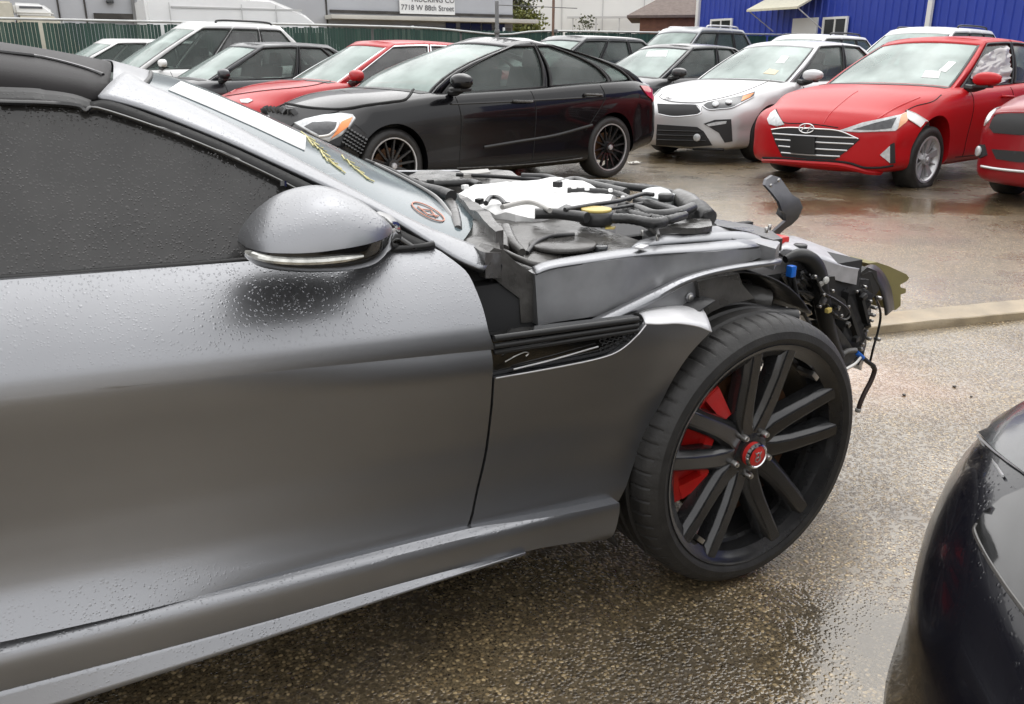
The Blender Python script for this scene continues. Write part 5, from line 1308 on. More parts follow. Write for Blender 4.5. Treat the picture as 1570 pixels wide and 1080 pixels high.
# ---- door mirror
mpx = [370, 376, 388, 405, 430, 460, 490, 520, 550, 572, 584, 589]
mtop = [370, 356, 339, 320, 301, 289, 285, 292, 307, 324, 336, 345]
mbot = [382, 394, 404, 408, 410.5, 412, 412, 410, 405, 394, 375, 356]
mmid = [374, 373, 372, 370, 368, 365, 361, 357, 352, 348, 346, 345]
mdep = [.030, .055, .080, .097, .108, .113, .113, .108, .095, .072, .05, .03]
MY = .012
mir = empty('door_mirror', (-1.03, -.02, .93), 0, J); mo = Vector((-1.03, -.02, .93))
def shell(name, a, b, mat, ex, n=14):
    bm = bmesh.new(); G = []
    N = 40
    for i in range(N + 1):
        t = i / N * (len(mpx) - 1)
        f_ = lambda L: herm(list(enumerate(L)), t)
        x_ = f_(mpx); A = ty(x_, f_(a), MY); B = ty(x_, f_(b), MY); d = f_(mdep); row = []
        for k in range(n + 1):
            th = math.pi * k / n; sy = -math.cos(th); sz = max(0, math.sin(th)) ** ex
            row.append(bm.verts.new(Vector((lerp(A.x, B.x, sz), MY + d * (sy * (1.0 if sy < 0 else .8)), lerp(A.z, B.z, sz))) - mo))
        G.append(row)
    for P, Q in zip(G, G[1:]):
        for k in range(n): bm.faces.new((P[k], P[k + 1], Q[k + 1], Q[k]))
    bm.faces.new(G[0]); bm.faces.new(G[-1])
    bmesh.ops.remove_doubles(bm, verts=bm.verts, dist=.0004)
    return link(name, mesh_of(name, bm), mat, mir, sharp=50)
shell('mirror_cap', mmid, mtop, M_JAG, .75); shell('mirror_housing', [m + .6 for m in mmid], mbot, M_BLKG, .85)
lp = []
for i in range(14):
    t = i / 13 * 7.0; f_ = lambda L: herm(list(enumerate(L)), t); p = ty(f_(mpx), f_(mmid) + 5 + t * 1.3, MY); d = f_(mdep)
    lp.append(Vector((p.x, MY - d * .99, p.z - .002)) - mo)
bm = bmesh.new(); add_tube(bm, lp, [.003] + [.0055] * 11 + [.004, .002], 8)
link('indicator_lens', mesh_of('indicator_lens', bm), pm('clear indicator lens', (.62, .62, .58), rough=.1, metal=.6, coat=1, noise_amt=.5, noise_scale=60), mir)
bm = bmesh.new(); add_tube(bm, smooth_path([Vector((-.945, .02, .945)), Vector((-.90, .06, .935)), Vector((-.86, .13, .925))]), [.045, .043, .04, .038, .036, .035, .035, .036, .04][:9], 12)
o = link('mirror_arm', mesh_of('mirror_arm', bm), M_BLKG, mir); o.data.transform(Matrix.Translation(-mo))
drape = None

# ---- side vent
def SV(x, z): return S(x, z) + .012
vent_out = curve2(PX([(757, 517), (860, 504), (985, 489)])) + curve2(PX([(992, 496), (975, 519), (950, 538), (915, 549), (860, 560), (800, 571), (758, 579)]))
vent = skin('side_vent', vent_out, M_BLKG, surf=SV, res=.03)
def spt(px, py, off): q = tS(px, py); return Vector((q.x, S(q.x, q.y) + off, q.y))
for (y0, y1, r) in ((519, 490, .0065), (531, 499, .0055), (540.5, 506.5, .005)):
    tube('vent_slat', [spt(757, y0, -.001), spt(860, lerp(y0, y1, .47), -.001), spt(978, y1, .0)], r, M_BLK, vent, seg=8)
tube('vent_trim', [spt(790, 568, .006), spt(850, 553, .006), spt(920, 533, .006)], .0018, M_ALU, vent, seg=6)
tube('vent_trim', [spt(760, 580, -.001), spt(860, 562, -.001), spt(920, 549, -.001), spt(950, 537, -.001), spt(975, 516, -.001), spt(990, 498, -.001)], .0018, M_ALU, vent, seg=6)
tube('vent_emblem', [spt(776, 556, .004), spt(790, 548, .004), spt(806, 541, .004), spt(812, 543, .004), spt(808, 547, .004)], .0014, M_STEEL, vent, seg=6)
bm = bmesh.new()
for r_ in range(4):
    for c_ in range(7):
        cx = 925 + c_ * 8 + (4 if r_ % 2 else 0); cy = 537 - c_ * 3.0 - r_ * 6.5
        if cx - 925 > 52 - r_ * 0: continue
        add_tube(bm, [spt(cx + 4 * math.cos(a), cy + 3.2 * math.sin(a), .004) for a in [math.pi * k / 3 for k in range(7)]], .0012, 4, cap=False)
o = link('vent_mesh', mesh_of('vent_mesh', bm), M_BLK, vent); o['kind'] = 'stuff'

# ---- inner fender, rails
def plate(name, px, Y, mat, depth=.02, res=.03, parent=J, slope=None, smooth_n=1):
    """flat or gently dished plate traced at lateral depth Y, folded back by depth"""
    P = [ty(*p, Y) for p in px]; sf = slope or (lambda x, z: Y)
    return skin(name, [Vector((p.x, p.z)) for p in P], mat, surf=sf, res=res, depth=(0, depth, 0), parent=parent)
IFY = .135
def IFs(x, z): return IFY - .12 * (.81 - z) + .006 * math.sin(x * 22)
plate('inner_fender', [(822, 421), (848, 412), (905, 403), (985, 392), (1080, 386), (1165, 379), (1196, 386), (1150, 401), (1080, 413), (1040, 426), (1000, 443), (950, 466), (915, 481), (822, 498)], IFY, M_JAGIN, .03, slope=IFs)
e1 = [ty(*p, IFY) for p in [(822, 421), (848, 412), (905, 403), (985, 392), (1080, 386), (1165, 379)]]
e2 = [p + Vector((.012, .036 + .03 * i / 5, .004)) for i, p in enumerate(e1)]
ribbon('fender_flange', e1, e2, M_JAG, rows=4, thick=.004, bulge=(0, 0, .004))
e3 = [ty(*p, .215) for p in [(965, 383), (1000, 378), (1060, 373), (1110, 371), (1150, 374), (1180, 381)]]
e4 = [ty(*p, .285) for p in [(985, 373), (1012, 364), (1060, 361), (1110, 358), (1140, 359), (1165, 370)]]
ribbon('strut_rail', e3, e4, M_JAG, rows=5, thick=.006, bulge=(0, -.01, .012))
ribbon('wheelhouse_rail', [ty(*p, .105) for p in [(895, 497), (950, 471), (1000, 447), (1050, 425), (1110, 410), (1195, 398)]], [ty(*p, .085) for p in [(935, 497), (968, 481), (1008, 461), (1052, 436), (1110, 419), (1195, 406)]], M_JAG, rows=3, thick=.006, bulge=(0, -.006, .004))
plate('wheelhouse_panel', [(940, 494), (968, 482), (1008, 462), (1052, 437), (1072, 430), (1074, 468), (1040, 470), (1000, 475), (975, 483), (972, 500)], .112, M_JAGIN, .02)
cyl('bolt', ty(1058, 456, .106), .007, .012, M_STEEL, J, axis='y', seg=12); cyl('bolt', ty(1058, 456, .108), .011, .004, M_JAGIN, J, axis='y', seg=16)
# wheel arch liner
def arc_strip(name, r0, y0, y1, a0, a1, mat, thick=.004, c=(0, .343), n=20, cols_=3):
    bm = bmesh.new(); G = []
    for i in range(n + 1):
        a = R(lerp(a0, a1, i / n)); G.append([bm.verts.new((c[0] + r0 * math.cos(a), lerp(y0, y1, k / cols_), c[1] + r0 * math.sin(a))) for k in range(cols_ + 1)])
    for P, Q in zip(G, G[1:]):
        for k in range(cols_): bm.faces.new((P[k], P[k + 1], Q[k + 1], Q[k]))
    o = link(name, mesh_of(name, bm), mat, J); sd = o.modifiers.new('t', 'SOLIDIFY'); sd.thickness = thick; sd.offset = 0; return o
arc_strip('arch_liner', .395, .06, .40, 108, 205, M_PLA2); arc_strip('arch_liner', .40, .16, .40, 40, 108, M_PLA2)
arc_strip('arch_liner', .395, .10, .42, 95, 205, M_PLA2, c=(-2.62, .345)); arc_strip('arch_liner', .395, .10, .42, -20, 95, M_PLA2, c=(-2.62, .345))
plate('liner_flap', [(1070, 432), (1100, 425), (1133, 420), (1138, 436), (1152, 452), (1158, 458), (1120, 466), (1092, 478), (1080, 486), (1074, 470)], .10, M_PLA, .06, slope=lambda x, z: .10 + .5 * max(0, .76 - z) * 0 + .05 * max(0, x))
bm = bmesh.new(); add_box(bm, (.02, .42, .52), (.62, .02, .55)); link('arch_wall', mesh_of('arch_wall', bm), M_DARK, J)
tube('suspension_arm', [(.25, .16, .60), (.05, .24, .63), (-.12, .40, .60)], .022, M_PLA2, J); tube('spring_strut', [(.02, .30, .40), (.0, .36, .72)], .035, M_PLA2, J, n=10, ribs=.25)
tube('washer_bottle_neck', [ty(1130, 448, .26), ty(1160, 458, .22), ty(1180, 462, .2)], [.03, .034, .028], M_PLA, J)
# scuttle corner bracket and black hinge pocket
plate('scuttle_bracket', [(748, 388), (757, 380), (772, 384), (792, 403), (815, 418), (823, 430), (822, 494), (800, 496), (797, 458), (776, 442), (757, 427), (745, 416)], .145, M_PLA, .05, slope=lambda x, z: .145 + .04 * (x + .6))
tube('bracket_hole', [ty(763 + 6 * math.cos(a), 409 + 6 * math.sin(a), .142) for a in [2 * math.pi * k / 12 for k in range(13)]], .0022, M_BLK, J, seg=6, n=1)
plate('hinge_post', [(700, 398), (745, 415), (790, 446), (800, 470), (800, 510), (758, 516), (754, 540), (745, 480), (725, 430)], .19, M_DARK, .04)
tube('hinge_edge', [ty(752, 422, .17), ty(757, 450, .17), ty(763, 480, .17), ty(765, 508, .17)], .004, M_BLK, J, seg=6)

# ---- engine bay, traced at bonnet height
def slab(name, px, z, mat, depth=.03, res=.03, parent=J, zf=None, rough=0.0, seed=0):
    zf = zf or (lambda x, y: z); P = []
    for q in px:
        Z = z
        for _ in range(10): p = tz(*q, Z); Z = zf(p.x, p.y)
        P.append(p)
    V, F = fill2d([Vector((p.x, p.y)) for p in P], res)
    pts = [Vector((p.x, p.y, zf(p.x, p.y) + (rough * noise.noise(Vector((p.x * 14, p.y * 14, seed))) if rough else 0))) for p in V]
    bm = bmesh.new(); vs = [bm.verts.new(p) for p in pts]
    for f in F: bm.faces.new([vs[i] for i in f])
    bmesh.ops.recalc_face_normals(bm, faces=bm.faces)
    if sum(f.normal.z for f in bm.faces) < 0: bmesh.ops.reverse_faces(bm, faces=bm.faces)
    flange(bm, (0, 0, -depth)); me = bpy.data.meshes.new(name); bm.to_mesh(me); bm.free()
    return link(name, me, mat, parent, sharp=50)
bm = bmesh.new(); add_box(bm, (.05, .96, .62), (1.25, 1.30, .10)); link('bay_floor', mesh_of('bay_floor', bm), M_DARK, J)
slab('engine_cover', [(700, 296), (730, 284), (790, 277), (860, 275), (905, 285), (948, 299), (935, 310), (885, 318), (850, 326), (790, 331), (745, 322), (716, 310)], .865, M_WHT, .10, rough=.022, res=.035)['label'] = 'bright white cover over the middle of the engine'
slab('far_fender_liner', [(625, 270), (640, 263), (700, 263), (775, 262), (800, 270), (830, 275), (700, 285), (660, 283)], .835, M_PLA, .06, rough=.01)
slab('far_fender_edge', [(705, 262), (748, 259), (752, 264), (712, 268)], .86, M_GHOSE, .02)
slab('scuttle_panel', [(682, 305), (702, 300), (722, 314), (748, 338), (763, 366), (768, 384), (744, 390), (712, 372), (694, 352), (690, 330)], .868, M_PLA, .05, rough=.012, res=.025)
slab('scuttle_ridge', [(700, 297), (716, 303), (748, 325), (762, 340), (772, 352), (760, 356), (742, 338), (716, 316)], .892, M_PLA, .05, rough=.008)
def trayz(x, y): return min(.85, .806 + .16 * (y - .17)) - .02 * sst(-.3, .05, x)
def tt(px, py, off=0):
    Z = .83
    for _ in range(10): p = tz(px, py, Z); Z = trayz(p.x, p.y) + off
    return p
slab('bay_tray', [(752, 326), (800, 331), (850, 335), (900, 347), (960, 362), (990, 372), (996, 383), (930, 392), (880, 398), (845, 408), (822, 420), (790, 404), (768, 385), (760, 355)], .838, M_PLA, .02, rough=.006, res=.025, zf=trayz)
c_ = tt(872, 376, .006); cyl('tray_cover', c_ + Vector((-.01, .01, .0)), .075, .012, M_PLA, J, seg=40, bev=.3)
tube('tray_lip', [tt(768, 384, .01), tt(800, 399, .01), tt(835, 407, .006), tt(900, 396, .006), tt(995, 383, .006)], .007, M_PLA, J)
tube('tray_rib', [tt(808, 388, .006), tt(822, 372, .008), tt(845, 362, .008), tt(880, 360, .006)], .005, M_PLA2, J)
cyl('tray_bolt', tt(921, 381, .008), .016, .014, M_LAMPD, J, seg=12)
tube('tray_rib', [tt(776, 350, .012), tt(784, 372, .012), tt(800, 388, .01)], [.012, .014, .01], M_PLA, J); tube('tray_rib', [tt(765, 352, .014), tt(771, 368, .014), tt(772, 383, .012)], [.010, .013, .012], M_PLA, J)
slab('tray_label', [(913, 343), (932, 343), (936, 348), (924, 350)], .852, M_PAPER, .003, zf=lambda x, y: trayz(x, y) + .012); slab('tray_label', [(930, 346), (944, 347), (942, 350), (928, 350)], .852, M_YEL, .003, zf=lambda x, y: trayz(x, y) + .015)
# oil filler cap
oc = empty('oil_cap', tz(914, 334, .862), 0, J); cyl('cap_rim', (0, 0, .0), .040, .034, M_HOSE, oc, seg=28); cyl('cap_top', (0, 0, .019), .036, .006, M_YEL, oc, seg=28)
HS = [  # (points, height, radius, material, ribs)
    ([(820, 328), (850, 328), (880, 331), (900, 334)], .872, .019, M_HOSE, .0), ([(930, 335), (965, 336), (1000, 342), (1020, 340)], .862, .017, M_HOSE, .08),
    ([(745, 312), (752, 303), (765, 304), (776, 314)], .885, .009, M_HOSE, 0), ([(770, 318), (800, 311), (820, 312), (843, 323)], .885, .009, M_GHOSE, 0),
    ([(866, 322), (905, 315), (950, 308), (985, 298), (1002, 299)], .885, .008, M_HOSE, 0), ([(875, 324), (930, 321), (985, 312)], .875, .006, M_HOSE, 0),
    ([(855, 284), (880, 277), (905, 283), (935, 290), (960, 296)], .86, .020, M_HOSE, 0), ([(895, 281), (925, 281), (960, 286), (1000, 291)], .85, .016, M_HOSE, .08),
    ([(870, 292), (910, 293), (945, 297), (965, 305)], .868, .012, M_HOSE, .1), ([(920, 284), (960, 284), (1000, 287), (1036, 296)], .85, .010, M_HOSE, 0),
    ([(952, 316), (980, 322), (1005, 330), (1040, 326), (1062, 318)], .865, .019, M_HOSE, .0), ([(965, 322), (990, 330), (1018, 338), (1050, 330)], .86, .015, M_HOSE, .1),
    ([(975, 308), (1005, 315), (1030, 322), (1045, 330)], .862, .017, M_HOSE, 0), ([(950, 326), (975, 332), (1000, 338)], .855, .020, M_HOSE, .12),
    ([(640, 283), (690, 281), (720, 280), (735, 284)], .862, .016, M_HOSE, .15), ([(700, 268), (745, 270), (790, 273), (830, 276)], .855, .010, M_PLA2, 0),
    ([(985, 345), (1005, 350), (1010, 362)], .85, .006, M_HOSE, 0), ([(1050, 318), (1072, 322), (1082, 330)], .85, .008, M_HOSE, 0), ([(800, 270), (840, 272), (862, 280)], .862, .014, M_PLA2, 0)]
for pts, z, r, m, rb in HS: tube('hose', [tz(*p, z) for p in pts], r * .68, m, J, n=8 if rb else 5, ribs=rb, seg=10)
tube('intake_pipe', [tz(1040, 304, .855), tz(1055, 312, .855), tz(1070, 326, .845), tz(1082, 340, .83)], [.026, .028, .027, .025], M_PLA, J, seg=18)
tube('intake_gaiter', [tz(1066, 323, .846), tz(1076, 333, .838), tz(1084, 341, .828)], .030, M_HOSE, J, n=6, ribs=.1, seg=16)
slab('coolant_tank', [(985, 292), (1000, 288), (1025, 292), (1036, 298), (1020, 304), (1000, 303), (985, 299)], .872, pm('milky tank', (.40, .42, .42), rough=.4), .05, rough=.012)
cyl('tank_cap', tz(1021, 303, .878), .02, .02, M_HOSE, J)
slab('fuse_lid', [(977, 338), (1000, 330), (1040, 337), (1088, 335), (1092, 346), (1050, 352), (1010, 352)], .842, M_PLA, .014, rough=.012)
slab('radiator_cowl', [(985, 356), (1000, 350), (1060, 352), (1110, 347), (1150, 346), (1175, 358), (1196, 372), (1190, 380), (1150, 372), (1100, 362), (1040, 364), (1000, 370)], .815, M_JAGIN, .05, rough=.008, zf=lambda x, y: .815 - .10 * max(0, x))
slab('latch_rail', [(1085, 334), (1110, 338), (1150, 344), (1180, 352), (1200, 366), (1185, 368), (1150, 356), (1100, 346)], .80, M_PLA, .03, zf=lambda x, y: .80 - .06 * max(0, x - .2))
for (px, py, m, s) in ((735, 309, M_BLK, .016), (855, 283, M_BLK, .018), (776, 314, M_BLK, .014), (660, 279, M_BLK, .014), (713, 287, M_WHT, .014), (880, 287, M_PAPER, .010), (900, 290, M_PAPER, .009), (936, 292, M_PAPER, .010), (955, 303, M_PAPER, .009)):
    o = box('connector', tz(px, py, .882), (s * 1.3, s * 1.0, s * .9), m, J, Matrix.Rotation(px * .3, 3, 'Z'), .003)
for (px, py) in ((1008, 365), (985, 357), (1175, 353), (1180, 349)): cyl('stud', tz(px, py, .84), .004, .014, M_STEEL, J, seg=8)
box('hinge_clip', tz(984, 379, .835), (.035, .02, .006), M_PALE, J, Matrix.Rotation(.5, 3, 'Z'), .004)
# wiper arms at the screen base
tube('wiper_arm', [ty(560, 246, .85), ty(600, 263, .80), ty(640, 283, .72), ty(672, 293, .62), ty(692, 302, .56)], [.005, .008, .010, .013, .016], M_PLA2, J)
tube('wiper_blade', [ty(575, 253, .80), ty(625, 278, .68), ty(668, 303, .55), ty(690, 330, .42), ty(700, 352, .34)], .006, M_BLKG, J)
tube('screen_seal', [tz(676, 296, .90), tz(692, 316, .89), tz(699, 338, .885), tz(702, 352, .88)], [.012, .014, .012, .009], M_PLA, J)

# ---- stripped nose
FY0 = .30
plate('nose_panel', [(1196, 388), (1205, 383), (1245, 394), (1290, 409), (1316, 414), (1313, 437), (1290, 432), (1262, 424), (1248, 412), (1232, 402), (1205, 396)], FY0, M_SILV, .03)
ribbon('nose_top', [ty(*p, FY0) for p in [(1196, 386), (1205, 383), (1245, 394), (1290, 409), (1317, 414)]], [ty(*p, .50) for p in [(1200, 368), (1214, 363), (1255, 377), (1295, 392), (1319, 402)]], M_SILV, rows=4, thick=.006)
for (px, py) in ((1227, 380), ): cyl('rubber_stop', ty(px, py + 3, .36), .012, .03, M_HOSE, J); cyl('rubber_stop', ty(px, py - 2, .36), .019, .012, M_PLA2, J)
box('nose_clip', ty(1282, 399, .38), (.05, .03, .02), M_BLK, J, bev=.004)
tube('lamp_bracket', [ty(*p, .27) for p in [(1204, 398), (1222, 392), (1240, 397), (1252, 415), (1258, 445), (1264, 480), (1272, 515), (1288, 548)]], [.010, .018, .023, .025, .026, .025, .022, .014], M_BLK, J, seg=7)
plate('lamp_plate', [(1252, 425), (1280, 424), (1284, 452), (1296, 460), (1302, 480), (1292, 492), (1275, 486), (1268, 470), (1258, 450)], .25, M_BLK, .05)
cyl('lamp_grommet', ty(1266.5, 430, .243), .010, .006, pm('grommet', (.55, .55, .52), rough=.5), J, axis='y', seg=14)
tube('lamp_rim', [ty(*p, .243) for p in [(1253, 430), (1262, 448), (1282, 460), (1298, 472), (1303, 484), (1294, 490), (1278, 480), (1268, 466)]], .003, M_PLA, J, seg=6)
duct = [(1290, 446), (1300, 440), (1312, 441), (1320, 432), (1336, 430), (1341, 452), (1350, 455), (1353, 480), (1350, 508), (1357, 522), (1350, 535), (1344, 548), (1337, 552), (1338, 563), (1330, 572), (1318, 562), (1308, 540), (1296, 520), (1280, 500), (1290, 475)]
plate('radiator_duct', duct, .31, pm('wet duct plastic', (.035, .035, .036), rough=.22, noise_amt=.3, noise_scale=10, coat=.4), .16, slope=lambda x, z: .31 + .25 * max(0, x - .62) + .03 * math.sin(x * 40))
plate('duct_cheek', [(1264, 500), (1282, 498), (1300, 522), (1315, 545), (1300, 562), (1290, 560), (1276, 540), (1268, 520)], .285, M_PLA2, .06)
for (px, py) in ((1347, 457), (1340, 472), (1337, 483), (1331, 519), (1345, 520), (1318, 535)): cyl('duct_bolt', ty(px, py, .315), .006, .02, M_STEEL, J, axis='y', seg=8)
tube('duct_edge', [ty(*p, .315) for p in [(1342, 455), (1350, 480), (1347, 505), (1340, 530), (1334, 555)]], .004, M_BLKG, J, seg=6)
plate('foam_absorber', [(1331, 404), (1345, 402.5), (1364, 409), (1390, 421), (1394, 426), (1391, 431), (1380, 437), (1381, 441), (1389, 443), (1389, 449), (1381, 452), (1381, 469), (1373, 476), (1360, 474), (1357, 450), (1345, 420)], .46, M_OLV, .20, res=.05, slope=lambda x, z: .46)['label'] = 'olive foam absorber sticking out of the nose'
arcp = [(1322, 412), (1338, 407), (1352, 417), (1363, 437), (1368, 458), (1370, 474)]
ribbon('absorber_liner', [ty(*p, .43) for p in arcp], [ty(p[0] - 12 + (8 if p[1] < 415 else 0), p[1] + 10, .36) for p in arcp], M_PLA2, rows=3, thick=.006)
plate('absorber_bracket', [(1318, 420), (1330, 410), (1344, 416), (1348, 445), (1340, 456), (1322, 440)], .36, M_BLK, .06)
# upright latch bracket
LB = [(1172, 284), (1178, 276), (1190, 270), (1199, 273), (1202, 284), (1206, 297), (1215, 303), (1220, 316), (1218, 334), (1213, 345), (1206, 352), (1200, 363), (1186, 363), (1193, 350), (1200, 338), (1195, 326), (1189, 322), (1184, 308), (1178, 296)]
plate('latch_bracket', LB, .62, pm('galvanised bracket', (.115, .115, .125), rough=.4, metal=.5, noise_amt=.3, noise_scale=20), .012, res=.03, slope=lambda x, z: .62 + .03 * math.sin(z * 22))['label'] = 'upright bent latch bracket above the nose'
ribbon('latch_fold', [ty(*p, .625) for p in [(1200, 338), (1208, 320), (1215, 304)]], [ty(*p, .66) for p in [(1190, 328), (1194, 318), (1197, 304)]], M_DARK, rows=1, thick=.004)
for (px, py) in ((1194, 277), (1182, 285), (1210, 318)): cyl('latch_hole', ty(px, py, .614), .006, .004, M_STEEL, J, axis='y', seg=10)
bm = bmesh.new(); p = ty(1189, 373, .42); add_box(bm, p, (.055, .05, .042), bev=.006); link('red_connector', mesh_of('red_connector', bm), M_REDP, J)
tube('grey_loom', [ty(1150, 368, .38), ty(1168, 374, .38), ty(1180, 384, .37)], .016, M_PLA, J)
tube('wire_loom', [ty(*p, .24) for p in [(1214, 408), (1217, 428), (1222, 452), (1232, 478)]], .006, M_HOSE, J, seg=6); tube('wire_loom', [ty(*p, .25) for p in [(1208, 420), (1216, 446), (1226, 470), (1242, 498)]], .005, M_HOSE, J, seg=6)
tube('wire_loom', [ty(*p, .27) for p in [(1200, 440), (1225, 446), (1245, 455)]], .008, M_PLA2, J, seg=6)
tube('pipe', [ty(*p, .30) for p in [(1190, 456), (1215, 458), (1240, 462)]], .009, M_STEEL, J, seg=8)
box('blue_clip', ty(1213, 416, .235), (.018, .02, .03), M_BLUE, J, bev=.004)
tube('dangling_hose', [ty(*p, .30) for p in [(1338, 562), (1341, 568), (1335, 585), (1326, 602), (1319, 618), (1316, 629)]], .0075, pm('brown hose', (.05, .032, .028), rough=.45), J, seg=8)
cyl('hose_tip', ty(1315.5, 629, .30), .009, .012, M_GHOSE, J)
tube('loose_strap', [ty(*p, .29) for p in [(1306, 537), (1316, 543), (1328, 553), (1340, 562)]], .007, M_BLK, J, seg=6)
tube('blue_sleeve', [ty(1313, 541, .286), ty(1322, 549, .286)], .0085, M_BLUE, J, seg=8)
tube('strut_tip', [ty(*p, .28) for p in [(1296, 566), (1310, 558), (1319, 548)]], .006, M_STEEL, J, seg=6); tube('strut_tip', [ty(*p, .27) for p in [(1288, 545), (1300, 538), (1312, 537)]], .008, M_PLA, J, seg=6)

# ---- front wheel
def jag_wheel(loc, rz, name='wheel'):
    w = empty(name, loc, rz, J); return w
def tyre_mesh():
    half = [(.006, .268), (-.003, .277), (-.009, .290), (-.006, .306), (.005, .320), (.018, .329), (.034, .3325), (.056, .334), (.060, .327), (.068, .327), (.072, .3345), (.098, .335), (.102, .328), (.110, .328), (.114, .335)]
    prof = half + [(.250 - y, r) for y, r in half[::-1]]
    seg = 480; v, f = [], []; n = len(prof)
    for k in range(seg):
        a = 2 * math.pi * k / seg
        for i, (y, r) in enumerate(prof):
            if k % 8 == 0 and (4 <= i <= 7 or n - 8 <= i <= n - 5): r -= .0035 if i not in (4, n - 5) else .001
            sh = .010 * (i - 5) * .3 if 4 <= i <= 7 else 0
            aa = a + sh; v.append((r * math.cos(aa), y, r * math.sin(aa)))
    for k in range(seg):
        k2 = (k + 1) % seg
        for i in range(n - 1): f.append((k * n + i, k * n + i + 1, k2 * n + i + 1, k2 * n + i))
    return pyd('tyre', v, f, True)
TY = tyre_mesh()
LIP = lathe_me('rim', [(.014, .246), (.006, .258), (-.003, .268), (-.005, .275), (.003, .2775), (.010, .272), (.016, .258), (.055, .248), (.060, .240), (.075, .238), (.082, .246), (.20, .244), (.22, .252), (.225, .262)], 96)
bm = bmesh.new()
def jspoke(pa, sgn):
    st_ = [(.045, .014, .030, .030), (.080, .028, .027, .028), (.13, .038, .019, .0245), (.19, .046, .010, .0225), (.260, .054, .002, .0235)]
    ca, sa = math.cos(pa), math.sin(pa); rows = []
    for (r, o, y, w) in st_:
        o *= sgn; row = []
        for (dw, dy) in ((-w * 1.25, .045), (-w * 1.10, .014), (-w * .62, .0), (w * .62, .0), (w * 1.10, .014), (w * 1.25, .045)):
            q = o + dw; row.append(bm.verts.new((r * ca - q * sa, y + dy, r * sa + q * ca)))
        rows.append(row)
    for A, B in zip(rows, rows[1:]):
        for k in range(5): bm.faces.new((A[k], A[k + 1], B[k + 1], B[k]))
        bm.faces.new((A[5], A[0], B[0], B[5]))
    bm.faces.new(rows[0]); bm.faces.new(rows[-1])
for k in range(5):
    for sgn in (-1, 1): jspoke(R(86 + 72 * k), sgn)
SPK = mesh_of('spoke', bm)
NUT = lathe_me('lug_nut', [(-.012, .0005), (-.011, .006), (-.006, .0085), (.012, .0085)], 12)
HUBM = lathe_me('hub', [(.026, .0005), (.026, .034), (.032, .060), (.05, .074), (.09, .076)], 40)
CAPR = lathe_me('centre_cap', [(.006, .0005), (.007, .024), (.010, .029), (.03, .030)], 36)
RING = lathe_me('cap_ring', [(.0065, .0245), (.0045, .0265), (.006, .0300), (.014, .0312)], 36)
DSC = lathe_me('brake_disc', [(.085, .07), (.085, .185), (.090, .188), (.110, .188), (.115, .185), (.115, .05)], 64)
HAT = lathe_me('disc_hat', [(.06, .0005), (.06, .066), (.066, .072), (.09, .073)], 40)
def caliper():
    bm = bmesh.new()
    def blk(a0, a1, r0, r1, y0, y1, n=6):
        rows = []
        for i in range(n + 1):
            a = R(lerp(a0, a1, i / n)); c, s = math.cos(a), math.sin(a)
            rows.append([bm.verts.new((r * c, y, r * s)) for r, y in ((r0, y0), (r1, y0 + .008), (r1, y1), (r0, y1))])
        for A, B in zip(rows, rows[1:]):
            for k in range(4): bm.faces.new((A[k], A[(k + 1) % 4], B[(k + 1) % 4], B[k]))
        bm.faces.new(rows[0][::-1]); bm.faces.new(rows[-1])
    blk(118, 206, .196, .228, .058, .135, 12); blk(118, 131, .118, .198, .048, .075); blk(195, 206, .118, .198, .048, .075)
    blk(121, 203, .128, .198, .074, .125, 10)
    blk(130, 196, .116, .134, .046, .072, 10); blk(152, 157, .135, .194, .058, .07); blk(173, 178, .135, .194, .058, .07)
    bmesh.ops.bevel(bm, geom=[e for e in bm.edges if len(e.link_faces) == 2 and e.calc_face_angle(0) > .6], offset=.005, segments=2, affect='EDGES')
    return mesh_of('caliper', bm)
CALM = caliper()
def put_wheel(loc, rz):
    w = empty('wheel', loc, rz, J)
    link('tyre', TY, M_RUB, w, sharp=25); link('rim', LIP, M_RIM, w); o = link('spokes', SPK, M_RIM, w, sharp=35); 
    if not o.data.get('bev'):
        o.data['bev'] = 1
    bv = o.modifiers.new('b', 'BEVEL'); bv.width = .003; bv.segments = 2; bv.limit_method = 'ANGLE'; bv.angle_limit = R(25)
    link('hub', HUBM, M_RIM, w); link('centre_cap', CAPR, M_REDP, w); link('cap_ring', RING, M_CHR, w)
    link('brake_disc', DSC, M_RUST, w); link('disc_hat', HAT, M_PLA2, w); link('caliper', CALM, M_RED, w, sharp=30)
    for k in range(5):
        n = link('lug_nut', NUT, M_STEEL, w); a = R(86 + 36 + 72 * k); n.location = (.0555 * math.cos(a), .026, .0555 * math.sin(a))
    # embossed emblem on the cap: a small snarling-cat style relief built from generic strokes
    bm = bmesh.new()
    for pts in ([(-.010, .012), (-.004, .004), (-.008, -.008), (.000, -.014)], [(.010, .011), (.005, .003), (.008, -.006), (.002, -.013)], [(-.007, .006), (.0, .010), (.007, .006)], [(-.004, -.004), (.001, -.001), (.005, -.005)]):
        add_tube(bm, smooth_path([Vector((x, .0055, z)) for x, z in pts], 4), .0014, 5)
    link('cap_emblem', mesh_of('cap_emblem', bm), M_STEEL, w)
    for (px, r_) in ((46, .236), (228, .236)):
        a = R(px); bm = bmesh.new(); add_box(bm, (r_ * math.cos(a), .03, r_ * math.sin(a)), (.026, .05, .012), Matrix.Rotation(-a + 1.57, 3, 'Y'), .002); link('balance_weight', mesh_of('balance_weight', bm), M_STEEL, w)
    return w
put_wheel((0, 0, .337), 0); put_wheel((-2.62, .03, .337), 0); put_wheel((0, 2 * YC, .337), math.pi); put_wheel((-2.62, 2 * YC - .03, .337), math.pi)
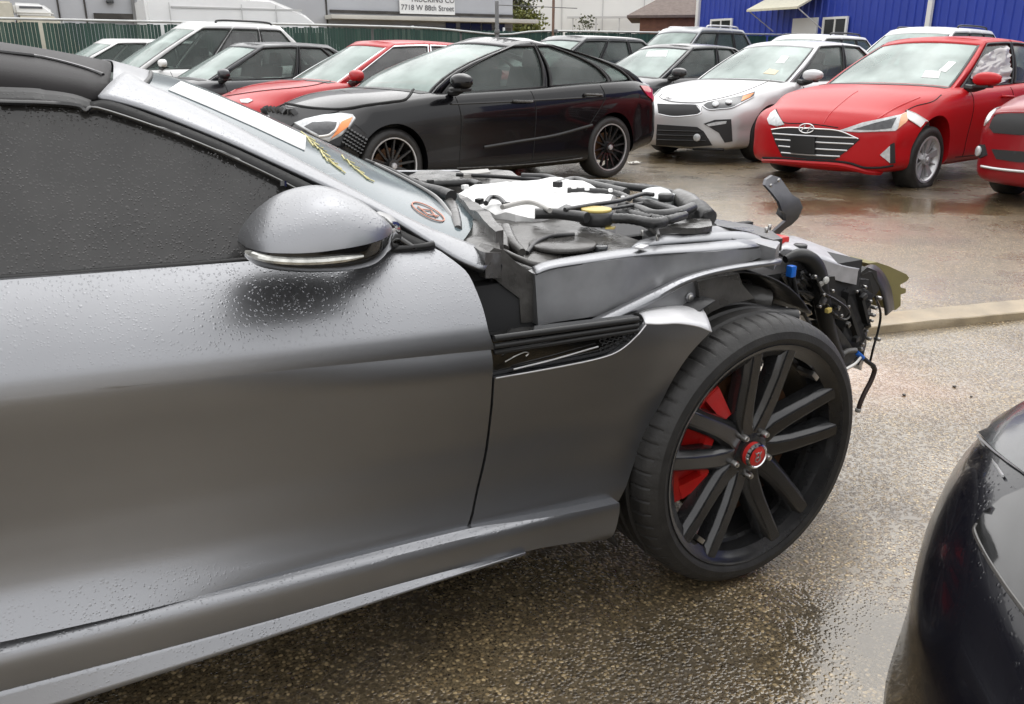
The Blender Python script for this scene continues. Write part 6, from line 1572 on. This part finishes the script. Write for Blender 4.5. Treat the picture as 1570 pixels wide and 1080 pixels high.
# far side panels: the same pressings handed
for o in [c for c in J.children if c.name.split('.')[0] in ('door', 'sill', 'rear_quarter', 'windscreen_pillar', 'side_window', 'window_frame', 'window_head', 'inner_fender', 'fender_flange', 'wheelhouse_rail', 'sill_lip')]:
    n = o.copy(); n.data = o.data.copy(); n.data.transform(Matrix.Translation((0, 2 * YC, 0)) @ Matrix.Diagonal((1, -1, 1, 1))); n.data.flip_normals(); COL.objects.link(n)
    if n.get('label'): del n['label']

# ---- clutter of wires, clips and brackets in the stripped nose
rn = random.Random(11)
for k in range(16):
    x0, y0 = rn.uniform(1196, 1250), rn.uniform(402, 452); pts = [ty(x0 + j * rn.uniform(4, 12), y0 + j * rn.uniform(2, 13), .24 + .02 * rn.random() + .02 * j) for j in range(4)]
    tube('wire', pts, rn.choice((.0025, .0035, .005)), rn.choice((M_HOSE, M_HOSE, M_PLA2, M_PLA)), J, seg=6)
for (px, py, Y, s_, m) in ((1206, 425, .30, .018, M_PLA2), (1228, 437, .30, .022, M_PLA), (1243, 452, .28, .016, M_BLK), (1216, 462, .29, .02, M_PLA2), (1238, 480, .27, .014, M_STEEL), (1262, 462, .24, .013, M_PLA), (1270, 476, .235, .012, M_YEL), (1284, 472, .24, .014, M_BLKG), (1300, 498, .27, .012, M_PLA), (1324, 455, .29, .014, M_PLA2), (1330, 500, .295, .012, M_BLKG), (1312, 520, .285, .015, M_BLK), (1258, 436, .245, .010, M_GHOSE), (1184, 395, .30, .014, M_PLA2), (1166, 390, .28, .012, M_STEEL)):
    box('clip', ty(px, py, Y), (s_ * 1.5, s_, s_), m, J, Matrix.Rotation(rn.uniform(-1, 1), 3, 'Y') @ Matrix.Rotation(rn.uniform(-.6, .6), 3, 'Z'), s_ * .18)
for (px, py) in ((1249, 424), (1262, 452), (1276, 446), (1256, 470), (1289, 484), (1300, 470), (1313, 447), (1326, 440), (1334, 462), (1336, 492), (1328, 508), (1322, 528)):
    cyl('screw', ty(px, py, .238 if px < 1300 else .30), .0045, .012, M_STEEL, J, axis='y', seg=8)
plate('duct_rib', [(1300, 470), (1304, 468), (1322, 520), (1318, 524)], .298, M_BLK, .02); plate('duct_rib', [(1318, 446), (1322, 445), (1336, 500), (1332, 504)], .30, M_BLK, .02)
